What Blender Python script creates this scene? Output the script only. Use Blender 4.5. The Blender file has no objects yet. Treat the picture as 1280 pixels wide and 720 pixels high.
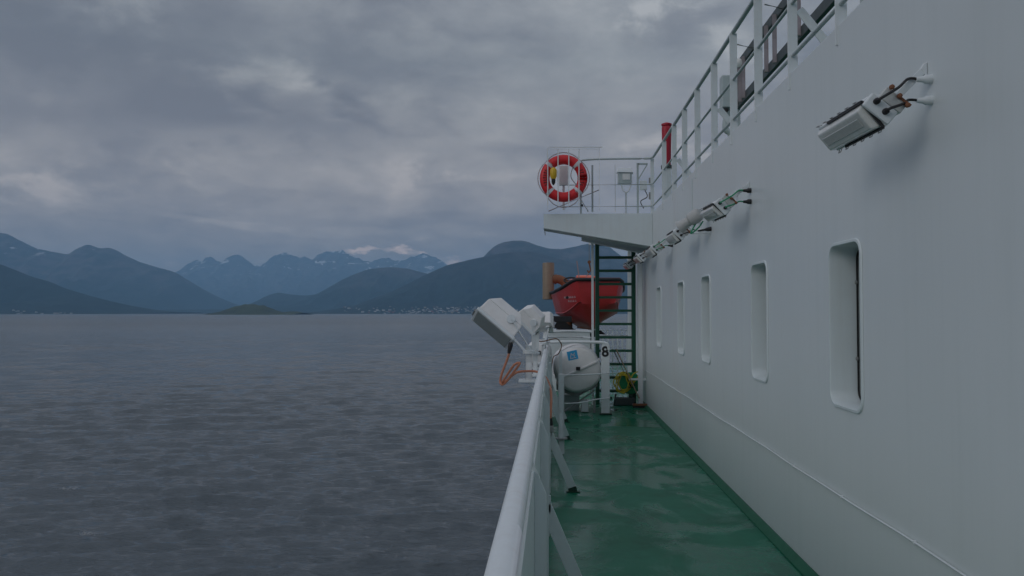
import bpy, bmesh, math, random
import numpy as np
from mathutils import Vector, Matrix, Quaternion, noise
random.seed(7)
PI = math.pi
S = bpy.context.scene
COL = S.collection
SEA = -12.0          # water level below the eye
DECK = -1.69         # side deck level below the eye
WX = 1.65            # deckhouse side plane
UP = 1.65            # upper deck level

# ------------------------------------------------------------------ camera
F = 1000.0
cam_d = bpy.data.cameras.new('camera'); cam = bpy.data.objects.new('camera', cam_d); COL.objects.link(cam)
cam_d.sensor_width = 36.0; cam_d.lens = 36.0*F/1280; cam_d.clip_end = 200000; cam_d.clip_start = 0.05
cam.rotation_euler = (math.radians(90) + math.atan(30.5/F), 0, math.atan(52.0/F))
S.camera = cam
RM = cam.rotation_euler.to_matrix()
def ray(px, py): return RM @ Vector(((px-640)/F, (360-py)/F, -1))
def at(px, py, Y):
    d = ray(px, py); return d*(Y/d.y)
def onx(px, py, X=WX):
    d = ray(px, py); return d*(X/d.x)

# ------------------------------------------------------------------ mesh helpers
OFF = {}
def frame(d, up=Vector((0,0,1))):
    d = Vector(d).normalized()
    if abs(d.dot(up)) > .98: up = Vector((0,1,0))
    x = d.cross(up).normalized(); y = x.cross(d).normalized()
    return x, y, d
class MB:
    def __init__(s): s.v=[]; s.f=[]; s.sm=[]
    def add(s, vs, fs, smooth=False):
        n=len(s.v); s.v += [Vector(a) for a in vs]
        for f in fs: s.f.append(tuple(i+n for i in f)); s.sm.append(smooth)
        return s
    def box(s, c, size, R=None):
        c=Vector(c); hx,hy,hz=[a/2 for a in size]
        vs=[Vector((x,y,z)) for x in(-hx,hx) for y in(-hy,hy) for z in(-hz,hz)]
        if R is not None: vs=[R@v for v in vs]
        return s.add([c+v for v in vs],[(0,1,3,2),(4,6,7,5),(0,4,5,1),(2,3,7,6),(0,2,6,4),(1,5,7,3)])
    def hexa(s, q0, q1):      # two quads (lists of four) joined
        return s.add(list(q0)+list(q1),[(3,2,1,0),(4,5,6,7),(0,1,5,4),(1,2,6,5),(2,3,7,6),(3,0,4,7)])
    def prism(s, poly, vec):
        n=len(poly); vec=Vector(vec)
        vs=[Vector(p) for p in poly]+[Vector(p)+vec for p in poly]
        fs=[tuple(range(n-1,-1,-1)),tuple(range(n,2*n))]+[(i,(i+1)%n,n+(i+1)%n,n+i) for i in range(n)]
        return s.add(vs,fs)
    def bar(s, a, b, w, t, up=Vector((0,0,1))):
        a=Vector(a); b=Vector(b); x,y,d=frame(b-a,up)
        q=lambda p:[p-x*w/2-y*t/2,p+x*w/2-y*t/2,p+x*w/2+y*t/2,p-x*w/2+y*t/2]
        return s.hexa(q(a),q(b))
    def tube(s, pts, r, n=10, caps=True, closed=False):
        P=[Vector(p) for p in pts]; m=len(P); rr=r if isinstance(r,(list,tuple)) else [r]*m
        vs=[]; prev=None
        for i,p in enumerate(P):
            a=P[i-1] if (i>0 or closed) else p; b=P[(i+1)%m] if (i<m-1 or closed) else p
            d=(b-a).normalized()
            if prev is None: x,y,_=frame(d)
            else:
                x=prev-d*prev.dot(d); x.normalize(); y=d.cross(x)
            prev=x
            for k in range(n):
                t=2*PI*k/n; vs.append(p+(x*math.cos(t)+y*math.sin(t))*rr[i])
        fs=[]
        for i in range(m if closed else m-1):
            j=(i+1)%m
            for k in range(n): fs.append((i*n+k,i*n+(k+1)%n,j*n+(k+1)%n,j*n+k))
        base=len(s.v); s.add(vs,fs,True)
        if caps and not closed:
            s.f.append(tuple(base+k for k in range(n-1,-1,-1))); s.sm.append(False)
            s.f.append(tuple(base+(m-1)*n+k for k in range(n))); s.sm.append(False)
        return s
    def lathe(s, c, axis, prof, n=24, sx=1, sy=1):     # prof: (along, radius)
        c=Vector(c); x,y,d=frame(axis); vs=[]
        for h,r in prof:
            for k in range(n):
                t=2*PI*k/n; vs.append(c+d*h+x*math.cos(t)*r*sx+y*math.sin(t)*r*sy)
        fs=[]
        for i in range(len(prof)-1):
            for k in range(n): fs.append((i*n+k,i*n+(k+1)%n,(i+1)*n+(k+1)%n,(i+1)*n+k))
        base=len(s.v); s.add(vs,fs,True)
        s.f.append(tuple(base+k for k in range(n-1,-1,-1))); s.sm.append(True)
        s.f.append(tuple(base+(len(prof)-1)*n+k for k in range(n))); s.sm.append(True)
        return s
    def build(s, name, mat, parent=None, bevel=0, origin=None):
        if parent is not None: off=OFF[parent.name]
        elif origin is not None: off=Vector(origin)
        else:
            xs=[v.x for v in s.v]; ys=[v.y for v in s.v]; zs=[v.z for v in s.v]
            off=Vector(((min(xs)+max(xs))/2,(min(ys)+max(ys))/2,min(zs)))
        me=bpy.data.meshes.new(name); me.from_pydata([v-off for v in s.v],[],s.f)
        me.polygons.foreach_set('use_smooth', s.sm)
        bm=bmesh.new(); bm.from_mesh(me); bmesh.ops.recalc_face_normals(bm, faces=bm.faces); bm.to_mesh(me); bm.free()
        me.materials.append(mat); me.update()
        if any(s.sm): me.set_sharp_from_angle(angle=math.radians(42))
        o=bpy.data.objects.new(name, me); COL.objects.link(o)
        if parent is not None: o.parent=parent
        else: o.location=off
        OFF[o.name]=off
        if bevel:
            b=o.modifiers.new('bevel','BEVEL'); b.width=bevel; b.segments=2; b.limit_method='ANGLE'; b.angle_limit=math.radians(40)
        return o
def bez(pts, n=8):     # Catmull-Rom through points
    P=[Vector(p) for p in pts]; P=[P[0]*2-P[1]]+P+[P[-1]*2-P[-2]]; out=[]
    for i in range(1,len(P)-2):
        for k in range(n):
            t=k/n; a,b,c,d=P[i-1:i+3]
            out.append(.5*((2*b)+(c-a)*t+(2*a-5*b+4*c-d)*t*t+(3*b-a-3*c+d)*t**3))
    out.append(P[-2]); return out
def tag(o, label, cat, group=None, kind=None):
    if label: o['label']=label
    if cat: o['category']=cat
    if group: o['group']=group
    if kind: o['kind']=kind
    return o
def thing(name, label, cat, loc, group=None):
    o=bpy.data.objects.new(name, None); COL.objects.link(o); o.empty_display_size=.1
    o.location=loc; OFF[o.name]=Vector(loc); return tag(o,label,cat,group)
def struct(o): o['kind']='structure'; return o
def copy_tree(o, parent=None):
    c=o.copy(); COL.objects.link(c)
    if parent: c.parent=parent
    for ch in [x for x in bpy.data.objects if x.parent==o]: copy_tree(ch,c)
    return c

# ------------------------------------------------------------------ materials
def nd(nt,t,**kw):
    n=nt.nodes.new(t)
    for k,v in kw.items():
        if k.startswith('i_'): n.inputs[k[2:].replace('_',' ')].default_value=v
        else: setattr(n,k,v)
    return n
def math_n(nt,op,a,b=None,c=None,clamp=False):
    n=nt.nodes.new('ShaderNodeMath'); n.operation=op; n.use_clamp=clamp
    for i,x in enumerate((a,b,c)):
        if x is None: continue
        if isinstance(x,(int,float)): n.inputs[i].default_value=x
        else: nt.links.new(x,n.inputs[i])
    return n.outputs[0]
def ramp(nt,src,stops,interp='LINEAR'):
    n=nt.nodes.new('ShaderNodeValToRGB'); n.color_ramp.interpolation=interp
    e=n.color_ramp.elements
    while len(e)<len(stops): e.new(.5)
    for k,(p,c) in enumerate(stops):
        e[k].position=p; e[k].color=(c,c,c,1) if isinstance(c,(int,float)) else (*c,1)
    nt.links.new(src,n.inputs[0]); return n.outputs[0]
def mixc(nt,f,a,b,mode='MIX'):
    n=nt.nodes.new('ShaderNodeMix'); n.data_type='RGBA'; n.blend_type=mode
    for sk,x in ((n.inputs[0],f),(n.inputs[6],a),(n.inputs[7],b)):
        if isinstance(x,(int,float)): sk.default_value=x
        elif isinstance(x,tuple): sk.default_value=(*x,1)
        else: nt.links.new(x,sk)
    return n.outputs[2]
def base(name):
    m=bpy.data.materials.new(name); m.use_nodes=True; nt=m.node_tree
    return m,nt,nt.nodes['Principled BSDF']
def noise_n(nt,vec,scale,detail=5,rough=.55,dist=0):
    n=nd(nt,'ShaderNodeTexNoise'); n.inputs['Scale'].default_value=scale; n.inputs['Detail'].default_value=detail
    n.inputs['Roughness'].default_value=rough; n.inputs['Distortion'].default_value=dist
    nt.links.new(vec,n.inputs['Vector']); return n.outputs['Fac']
def coords(nt,scale=(1,1,1),kind='Object'):
    if kind=='World':
        g=nd(nt,'ShaderNodeNewGeometry').outputs['Position']
    else: g=nd(nt,'ShaderNodeTexCoord').outputs[kind]
    mp=nd(nt,'ShaderNodeMapping'); mp.inputs['Scale'].default_value=scale; nt.links.new(g,mp.inputs['Vector'])
    return mp.outputs[0]
def paint(name, col, rough=.4, dirt=.25, dirtcol=None, bump=.05, scale=6, streak=False, metal=0):
    m,nt,b=base(name)
    c=coords(nt,kind='World')
    f=noise_n(nt,c,scale,6,.6); f2=noise_n(nt,c,scale*.22,4,.5)
    k=math_n(nt,'MULTIPLY',ramp(nt,f,[(.42,0),(.75,1)]),ramp(nt,f2,[(.35,.25),(.7,1)]))
    if streak:
        st=noise_n(nt,coords(nt,(9,9,.35),'World'),1.6,5,.6)
        k=math_n(nt,'ADD',math_n(nt,'MULTIPLY',k,.6),math_n(nt,'MULTIPLY',ramp(nt,st,[(.5,0),(.8,1)]),.7),clamp=True)
    dc=dirtcol or tuple(x*.55 for x in col)
    col2=mixc(nt,math_n(nt,'MULTIPLY',k,dirt),col,dc)
    nt.links.new(col2,b.inputs['Base Color'])
    r=math_n(nt,'ADD',math_n(nt,'MULTIPLY',f,.25),rough-.12,clamp=True); nt.links.new(r,b.inputs['Roughness'])
    b.inputs['Metallic'].default_value=metal
    if bump:
        bn=nd(nt,'ShaderNodeBump'); bn.inputs['Strength'].default_value=bump; bn.inputs['Distance'].default_value=.02
        nt.links.new(f,bn.inputs['Height']); nt.links.new(bn.outputs[0],b.inputs['Normal'])
    return m
M={}
M['white']=paint('white_paint',(.64,.71,.72),.42,.22,(.42,.40,.36),.06,7,True)
M['white2']=paint('white_gloss',(.69,.74,.755),.35,.25,(.45,.40,.33),.05,20)
M['grp']=paint('white_fibreglass',(.78,.78,.77),.38,.3,(.48,.44,.38),.08,14)
M['dgreen']=paint('dark_green_paint',(.010,.045,.028),.45,.35,(.02,.02,.015),.1,14)
M['railgrey']=paint('grey_green_paint',(.44,.51,.51),.4,.3,(.2,.22,.2),.05,12)
M['redcrim']=paint('crimson_paint',(.42,.008,.03),.45,.2,None,.05,10)
M['red']=paint('red_grp',(.42,.028,.028),.35,.3,(.25,.03,.03),.05,6)
M['redbright']=paint('red_buoy',(.66,.018,.024),.45,.2,(.4,.03,.03),.06,20)
M['orange']=paint('orange_grp',(.75,.12,.05),.4,.25,None,.05,10)
M['black']=paint('black_rubber',(.012,.012,.014),.55,.3,(.04,.04,.04),.1,20)
M['steel']=paint('galvanised',(.30,.31,.31),.45,.4,(.2,.17,.14),.1,18,metal=.5)
M['pinkish']=paint('grey_pipe',(.36,.32,.34),.45,.3,None,.05,18)
M['darkbeam']=paint('dark_grey_beam',(.055,.075,.075),.5,.3,None,.05,18)
M['rust']=paint('rusty_metal',(.22,.09,.045),.75,.6,(.06,.03,.02),.3,30)
M['tan']=paint('tan_paint',(.27,.21,.15),.5,.4,(.14,.10,.07),.1,8)
M['cable_or']=paint('orange_cable',(.48,.19,.11),.5,.2,None,.03,40)
M['cable_gr']=paint('green_cable',(.03,.30,.15),.45,.2,None,.03,40)
M['yellow']=paint('yellow_hose',(.50,.42,.03),.5,.3,None,.03,30)
M['yellowlamp']=paint('yellow_plastic',(.65,.42,.02),.45,.2,None,.03,30)
M['reelgreen']=paint('green_plastic',(.01,.30,.12),.45,.2,None,.04,20)
M['wood']=paint('broom_wood',(.42,.33,.24),.6,.4,None,.1,30)
M['blue']=paint('blue_sticker',(.03,.36,.68),.4,.1,None,0,30)
M['text_w']=paint('faded_white_lettering',(.45,.38,.40),.5,.5,(.25,.05,.05),0,40)
M['reflect']=paint('silver_band',(.62,.62,.64),.35,.2,None,.03,40)
M['darktext']=paint('dark_lettering',(.10,.01,.012),.5,.3,None,0,40)
M['skyblack']=paint('stair_green',(.008,.075,.042),.5,.2,None,.1,14)
def lens_mat(name,col,rough=.12,refl=.5):
    m,nt,b=base(name); c=coords(nt,kind='World'); f=noise_n(nt,c,60,4)
    nt.links.new(mixc(nt,f,col,tuple(x*.7 for x in col)),b.inputs['Base Color']); b.inputs['Roughness'].default_value=rough
    b.inputs['Coat Weight'].default_value=.6; return m
M['lens']=lens_mat('frosted_lens',(.90,.91,.88),.35)
M['lens2']=lens_mat('inner_reflector',(.62,.64,.62),.3)
M['grey_plastic']=paint('grey_plastic',(.46,.47,.46),.5,.3,None,.05,18)
M['lensdark']=lens_mat('dark_lens',(.32,.37,.35),.06)
M['winglass']=lens_mat('cabin_glass',(.34,.38,.38),.08)
M['interior']=paint('cabin_lining',(.30,.30,.28),.7,.1,None,0,5)
# deckhouse wall: large panels slightly buckled, faint run-down marks
def wall_mat():
    m,nt,b=base('deckhouse_paint')
    c=coords(nt,kind='World')
    big=noise_n(nt,c,.55,3,.5); fine=noise_n(nt,c,9,6,.6)
    st=noise_n(nt,coords(nt,(5,5,.22),'World'),1.7,5,.62)
    k=math_n(nt,'ADD',math_n(nt,'MULTIPLY',ramp(nt,st,[(.48,0),(.78,1)]),.55),math_n(nt,'MULTIPLY',ramp(nt,big,[(.4,0),(.7,1)]),.35),clamp=True)
    # rust-tinged stain patches towards the far end
    sp=noise_n(nt,coords(nt,(1.2,1.2,.5),'World'),1.1,5,.6)
    col=mixc(nt,math_n(nt,'MULTIPLY',k,.30),(.675,.725,.735),(.48,.54,.53))
    sx=nd(nt,'ShaderNodeSeparateXYZ'); nt.links.new(c,sx.inputs[0])
    far=math_n(nt,'MULTIPLY',math_n(nt,'SUBTRACT',sx.outputs[1],8.0),.2,clamp=True)
    col=mixc(nt,math_n(nt,'MULTIPLY',math_n(nt,'MULTIPLY',ramp(nt,sp,[(.56,0),(.70,1)]),far),.28),col,(.50,.36,.33))
    nt.links.new(col,b.inputs['Base Color'])
    nt.links.new(math_n(nt,'ADD',math_n(nt,'MULTIPLY',fine,.12),.28),b.inputs['Roughness'])
    # plate buckling + stiffener print-through every 0.62 m + orange peel
    w=nd(nt,'ShaderNodeTexWave'); w.wave_type='BANDS'; w.bands_direction='Y'; w.inputs['Scale'].default_value=.5; w.inputs['Distortion'].default_value=.6
    w.inputs['Detail'].default_value=1
    nt.links.new(c,w.inputs['Vector'])
    hgt=math_n(nt,'ADD',math_n(nt,'MULTIPLY',noise_n(nt,c,1.3,2,.4),.9),math_n(nt,'ADD',math_n(nt,'MULTIPLY',w.outputs['Fac'],.05),math_n(nt,'MULTIPLY',fine,.012)))
    bn=nd(nt,'ShaderNodeBump'); bn.inputs['Strength'].default_value=.5; bn.inputs['Distance'].default_value=.012
    nt.links.new(hgt,bn.inputs['Height']); nt.links.new(bn.outputs[0],b.inputs['Normal'])
    return m
M['wall']=wall_mat()
def deck_mat():
    m,nt,b=base('deck_paint'); c=coords(nt,kind='World')
    a=noise_n(nt,c,.8,5,.6,.6); d=noise_n(nt,c,4.5,6,.65,.3); e=noise_n(nt,coords(nt,(5,1.3,1),'World'),3.0,6,.7,.5); fine=noise_n(nt,c,60,4,.6)
    col=mixc(nt,ramp(nt,a,[(.36,0),(.62,1)]),(.002,.130,.066),(.008,.175,.100))
    col=mixc(nt,math_n(nt,'MULTIPLY',ramp(nt,d,[(.52,0),(.72,1)]),.5),col,(.007,.085,.050))
    col=mixc(nt,math_n(nt,'MULTIPLY',ramp(nt,e,[(.66,0),(.76,1)]),.30),col,(.10,.20,.16))
    dm=ramp(nt,noise_n(nt,c,1.7,7,.62,.5),[(.55,0),(.60,1)])
    col=mixc(nt,math_n(nt,'MULTIPLY',dm,.40),col,(.004,.075,.042))
    gr=ramp(nt,noise_n(nt,c,22.0,5,.7,.3),[(.66,0),(.72,1)])
    col=mixc(nt,math_n(nt,'MULTIPLY',gr,.45),col,(.010,.050,.035))
    sc=noise_n(nt,coords(nt,(1.5,6,1),'World'),1.4,7,.7,1.0)
    col=mixc(nt,math_n(nt,'MULTIPLY',ramp(nt,sc,[(.655,0),(.70,1)]),.40),col,(.22,.28,.26))
    nt.links.new(col,b.inputs['Base Color']); b.inputs['Specular IOR Level'].default_value=.30
    wet=ramp(nt,noise_n(nt,c,1.1,5,.6,.8),[(.44,.09),(.53,.40)])
    nt.links.new(math_n(nt,'ADD',wet,math_n(nt,'MULTIPLY',d,.12)),b.inputs['Roughness'])
    bn=nd(nt,'ShaderNodeBump'); bn.inputs['Strength'].default_value=.25; bn.inputs['Distance'].default_value=.006
    nt.links.new(math_n(nt,'ADD',math_n(nt,'MULTIPLY',fine,.35),math_n(nt,'MULTIPLY',d,1.0)),bn.inputs['Height']); nt.links.new(bn.outputs[0],b.inputs['Normal'])
    return m
M['deck']=deck_mat()
def kerb_mat(): return paint('kerb_green',(.005,.120,.062),.6,.35,(.02,.035,.03),.1,9)
M['kerb']=kerb_mat()

# ------------------------------------------------------------------ deck and deckhouse
YE=16.6      # after end of the deckhouse side
mb=MB(); mb.box((2.2,10.5,DECK-.03),(4.56,33,.06)); struct(mb.build('deck',M['deck']))
# transverse weld beads and small welded pads in the deck, raised a few mm
mb=MB()
for y in (9.0,11.9,14.8): mb.box((.76,y,DECK+.0005),(1.6,.014,.003))
o=mb.build('deck_weld_bead',M['deck']); struct(o)

house=thing('deckhouse','long white painted steel deckhouse side with portrait windows beside the green side deck','deckhouse',(WX,6,DECK))
Z0,Z1=-.53,.385
wins=[4.62,6.51,8.76,10.46,12.62]
def rrect(yc,zc,w,h,r,x,n=6):
    out=[]
    for cx,cz,a0 in ((w/2-r,h/2-r,0),(-w/2+r,h/2-r,90),(-w/2+r,-h/2+r,180),(w/2-r,-h/2+r,270)):
        for k in range(n+1):
            a=math.radians(a0+90*k/n); out.append(Vector((x,yc+cx+r*math.cos(a),zc+cz+r*math.sin(a))))
    return out
WW=.47; R_=.075; zc=(Z0+Z1)/2; hh=Z1-Z0
mb=MB(); cuts=[]
wlo,whi=DECK-.02,UP+.01
yprev=-5.0
def rect(ya,yb):
    mb.add([(WX,ya,wlo),(WX,yb,wlo),(WX,yb,whi),(WX,ya,whi)],[(0,3,2,1)])
for yc in wins:
    ya,yb=yc-.45,yc+.45
    rect(yprev,ya)
    L=rrect(yc,zc,WW,hh,R_,WX); n=len(L)
    corners=[Vector((WX,yb,whi)),Vector((WX,ya,whi)),Vector((WX,ya,wlo)),Vector((WX,yb,wlo))]
    fs=[]
    for i in range(n):
        j=(i+1)%n; A=n+i//7; B=n+j//7
        fs.append((i,j,A) if A==B else (i,j,B,A))
    mb.add(L+corners,fs)
    yprev=yb
rect(yprev,YE)
mb.add([(WX,YE,wlo),(9,YE,wlo),(9,YE,whi),(WX,YE,whi),(WX,-5,wlo),(9,-5,wlo),(9,-5,whi),(WX,-5,whi)],[(0,1,2,3),(7,6,5,4)])
wall=mb.build('side_wall',M['wall'],house)
b=MB(); b.box((5.4,5.8,UP-.012),(7.44,21.55,.03)); b.build('roof',M['kerb'],house)
b=MB(); b.prism([(WX+.002,-5,UP-.012),(WX+.06,-5,UP-.012),(WX+.06,-5,UP+.016),(WX+.002,-5,UP+.016)],(0,21.6,0)); b.build('roof_edge',M['white2'],house,.004)
# kerb
b=MB(); b.prism([(WX-.002,-5,DECK-.01),(WX-.055,-5,DECK-.01),(WX-.055,-5,DECK+.008),(WX-.012,-5,DECK+.055),(WX-.002,-5,DECK+.055)],(0,21.6,0)); b.build('kerb',M['kerb'],house,.003)
for yc in wins:
    # reveal: tube from wall plane inwards with a raised outer lip
    loops=[rrect(yc,zc,WW+.045,hh+.045,R_+.02,WX-.001),rrect(yc,zc,WW+.036,hh+.036,R_+.016,WX-.010),rrect(yc,zc,WW+.008,hh+.008,R_,WX-.011),
           rrect(yc,zc,WW-.004,hh-.004,R_-.004,WX-.001),rrect(yc,zc,WW-.006,hh-.006,R_-.004,WX+.16)]
    n=len(loops[0]); vs=[p for l in loops for p in l]; fs=[]
    for a in range(len(loops)-1):
        for i in range(n): fs.append((a*n+i,a*n+(i+1)%n,(a+1)*n+(i+1)%n,(a+1)*n+i))
    m=MB(); m.add(vs,fs,True)
    fr=m.build('window',M['white'],house)
    m=MB(); L=rrect(yc,zc,WW-.01,hh-.01,R_-.004,WX+.155); m.add(L,[tuple(range(n))]); m.build('glass',M['winglass'],fr)
    m=MB(); L2=rrect(yc,zc,WW-.035,hh-.035,R_-.02,WX+.147); m.tube(L2,.006,8,closed=True); m.build('gasket',M['black'],fr)
    for i in range(2):
        m=MB(); m.lathe((WX+.140,yc+(WW/2-.03),zc+(.25 if i<1 else -.2)),(-1,0,0),[(0,.012),(.008,.012),(.011,.006)],8); m.build('clip',M['steel'],fr)
# thin white conduit run low along the wall with little saddles
pts=[]
y=-4.0
while y<16.3:
    pts.append((WX-.014,y,-1.055+.003*math.sin(y*2.1)+.002*math.sin(y*5.3)+.0015*y)); y+=.18
cd=thing('conduit','thin white cable run clipped low along the deckhouse side below the windows','cable',(WX,6,-1.06))
b=MB(); b.tube(pts,.0052,6); b.build('cable',M['white2'],cd)
for k in range(22):
    yy=-3.6+.92*k
    b=MB(); z=-1.055+.003*math.sin(yy*2.1)+.002*math.sin(yy*5.3)+.0015*yy
    b.box((WX-.013,yy,z),(.018,.012,.017)); b.build('clip',M['white2'],cd,.003)
# vertical doubler strips welded at the top of wall
for yy in (9.6,):
    b=MB(); b.box((WX-.004,yy,1.38),(.006,.07,.42)); b.build('doubler_plate',M['white'],house)

# hull side under the bulwark, down to the water
b=MB(); b.prism([(-.12,-40,SEA-1),(-.12,-40,-1.80),(8.8,-40,-1.80),(8.8,-40,SEA-1)],(0,68,0))
tag(b.build('ship_hull',M['white']),'white ferry hull side dropping from the side deck to the water','hull')

# ------------------------------------------------------------------ bulwark
BX=-.085
bul=thing('bulwark','white bulwark with fat round handrail and slanted stays on the sea side','bulwark',(BX,5,DECK))
b=MB(); b.prism([(BX-.006,-5,DECK-.12),(BX+.006,-5,DECK-.12),(BX+.006,-5,-.63),(BX-.006,-5,-.63)],(0,18.9,0)); b.build('plate',M['white'],bul)
b=MB(); b.prism([(BX+.0065,-5,DECK-.01),(BX+.011,-5,DECK-.01),(BX+.011,-5,DECK+.10),(BX+.0065,-5,DECK+.10)],(0,18.9,0)); b.build('kerb',M['kerb'],bul)
b=MB(); b.tube([(-.112,-5,-.552),(-.112,2,-.552),(-.112,8,-.552),(-.112,13.75,-.552)],.034,20); b.build('handrail',M['white2'],bul)
for yy in [1.75+1.45*k for k in range(9)]:
    b=MB(); b.prism([(BX+.008,yy-.005,DECK),(BX+.055,yy-.005,DECK),(BX+.055,yy-.005,-.72),(BX-.0,yy-.005,-.585),(BX-.03,yy-.005,-.585),(BX-.03,yy-.005,-.62),(BX+.008,yy-.005,-.66)],(0,.010,0))
    b.build('stanchion',M['white'],bul,.002)
for yy in (1.9,4.72,7.6,10.7,12.4):
    b=MB()
    a=Vector((BX+.035,yy,-1.13)); c=Vector((BX+.255,yy,DECK+.045))
    b.bar(a,c,.075,.012,up=Vector((0,1,0))); 
    b.box((BX+.03,yy,-1.12),(.075,.012,.10)); o=b.build('stay',M['white'],bul,.002)
    f=MB(); f.bar(c-(c-a).normalized()*.0,c+Vector((.012,0,-.045)),.080,.018,up=Vector((0,1,0))); f.box((c.x+.012,yy,DECK+.004),(.13,.05,.010)); f.build('foot',M['dgreen'],o)
# a vertical pipe with clamp, inboard
pp=thing('vent_standpipe','slim white standpipe with a clamp ring inboard of the bulwark','pipe',(.10,9.66,DECK))
b=MB(); b.tube([(.09,9.66,DECK),(.09,9.66,-.74)],.036,16); b.build('pipe',M['white2'],pp)
b=MB(); b.lathe((.09,9.66,-1.52),(0,0,1),[(0,.075),(.018,.075)],16); b.build('clamp',M['steel'],pp,.002)

# ------------------------------------------------------------------ upper railing
rail=thing('upper_railing','white guard railing with flat bar posts running along the edge of the upper deck','railing',(WX+.02,6,UP))
RX=WX+.02; YC=13.55
for z,r,yb in ((2.60,.021,YC),(2.16,.013,YC),(1.79,.014,YC)):
    b=MB(); b.tube([(RX,-4,z),(RX,4,z),(RX,YC-.12,z),(RX-.04,YC-.03,z),(RX-.13,YC,z)],r,12); b.build('rail',M['railgrey'] ,rail)
posty=[onx(px,200).y for px in (1049,988.6,946,915,891,870,854,841,828.5)]
step=.93
for yy in [posty[0]-step*k for k in (4,3,2,1)]+posty:
    b=MB(); b.box((RX,yy,(UP-.10+2.59)/2),(.068,.010,2.59-UP+.10)); b.build('post',M['white2'],rail,.002)
for yy in (posty[1],posty[4],posty[7],posty[0]-step*2):
    b=MB(); b.bar((RX+.05,yy+.008,2.12),(RX+.40,yy+.008,UP+.02),.062,.009,up=Vector((0,1,0))); b.build('brace',M['white2'],rail,.002)

# ------------------------------------------------------------------ bridge-wing platform
plat=thing('side_platform','white cantilevered platform jutting over the side deck above the green ladder','platform',(.75,14.4,1.3))
XL=-.165
b=MB(); b.prism([(XL,13.4,1.652),(WX-.003,13.4,1.652),(WX-.003,13.4,1.10),(XL,13.4,1.42)],(0,.012,0)); b.build('web',M['white'],plat)
b=MB(); b.prism([(XL,13.39,1.42),(WX-.003,13.39,1.10),(WX-.003,13.39,1.09),(XL,13.39,1.41)],(0,.45,0)); b.build('flange',M['railgrey'],plat)  # flange painted grey-green, putting the shaded look of the underside into its colour
b=MB(); b.box(((XL+WX)/2-.003,14.41,1.637),(WX-XL-.006,2.0,.026)); b.build('floor_plate',M['white'],plat)
b=MB(); b.prism([(.5,14.3,1.62),(WX-.003,14.3,1.62),(WX-.003,14.3,1.05),(.5,14.3,1.30)],(0,.012,0)); b.prism([(.5,14.28,1.30),(WX-.003,14.28,1.05),(WX-.003,14.28,1.04),(.5,14.28,1.29)],(0,.2,0)); b.build('web',M['white'],plat)
b=MB(); b.box((XL+.005,14.41,1.56),(.012,1.98,.15)); b.build('fascia',M['white'],plat)
for nm,px,Y,w in (('post',740.8,14.75,.042),('post',787,17.2,.06)):
    p=at(px,390,Y); b=MB(); b.box((p.x,Y,(DECK+1.6)/2),(w,w,1.6-DECK)); b.build(nm,M['white2'],plat,.003)
b=MB(); b.prism([(1.2,16.5,1.62),(2.5,16.5,1.62),(2.5,16.5,1.5),(1.2,16.5,1.5)],(0,1.0,0)); b.build('beam',M['white'],plat)
# platform railing
pr=thing('platform_railing','thin pipe railing across the front of the cantilevered platform','railing',(1.0,YC,UP))
PX=at(726,195,YC).x
b=MB(); b.tube(bez([(RX-.12,YC,2.60),(1.0,YC,2.60),(PX+.06,YC,2.585),(PX,YC,2.53),(PX,YC,2.3),(PX,YC,UP)],6),.017,10); b.build('rail',M['railgrey'],pr)
for z in (2.16,1.79):
    b=MB(); b.tube([(RX-.13,YC,z),(.1,YC,z)],.010,8); b.build('rail',M['railgrey'],pr)
for px,w,m_ in ((740.5,.032,'railgrey'),(815.5,.06,'white2'),(769,.008,'railgrey')):
    p=at(px,230,YC); b=MB(); b.box((p.x,YC+.012,(UP+2.55)/2 if w<.05 else (UP+2.62)/2),(w,.012,(2.45 if w<.05 else 2.58)-UP)); b.build('post',M[m_],pr,.001)
gp=at(797,204,13.75)
tf=thing('gate_frame','narrow steel gate frame with a diagonal brace at the inner corner of the platform','gate frame',(gp.x,13.75,UP))
b=MB(); b.bar((gp.x,13.75,UP),(gp.x,13.75,2.56),.035,.03); b.bar((gp.x,13.75,2.545),(gp.x+.17,13.75,2.545),.03,.03); b.bar((gp.x+.16,13.75,2.53),(gp.x+.01,13.75,2.28),.02,.02); b.build('post',M['railgrey'],tf,.002)
b=MB(); b.box((gp.x+.10,13.78,2.18),(.12,.06,.16)); b.build('control_box',M['white2'],tf,.006)
b=MB(); b.tube(bez([(gp.x+.12,13.75,2.10),(gp.x+.16,13.74,1.98),(gp.x+.05,13.74,1.9),(gp.x+.1,13.75,1.78)]),.008,6); b.build('cable',M['black'],tf)
for z_ in (2.25,2.0):
    b=MB(); b.box((gp.x+.22,13.78,z_),(.055,.05,.12)); b.build('bracket',M['steel'],tf,.004)

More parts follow.
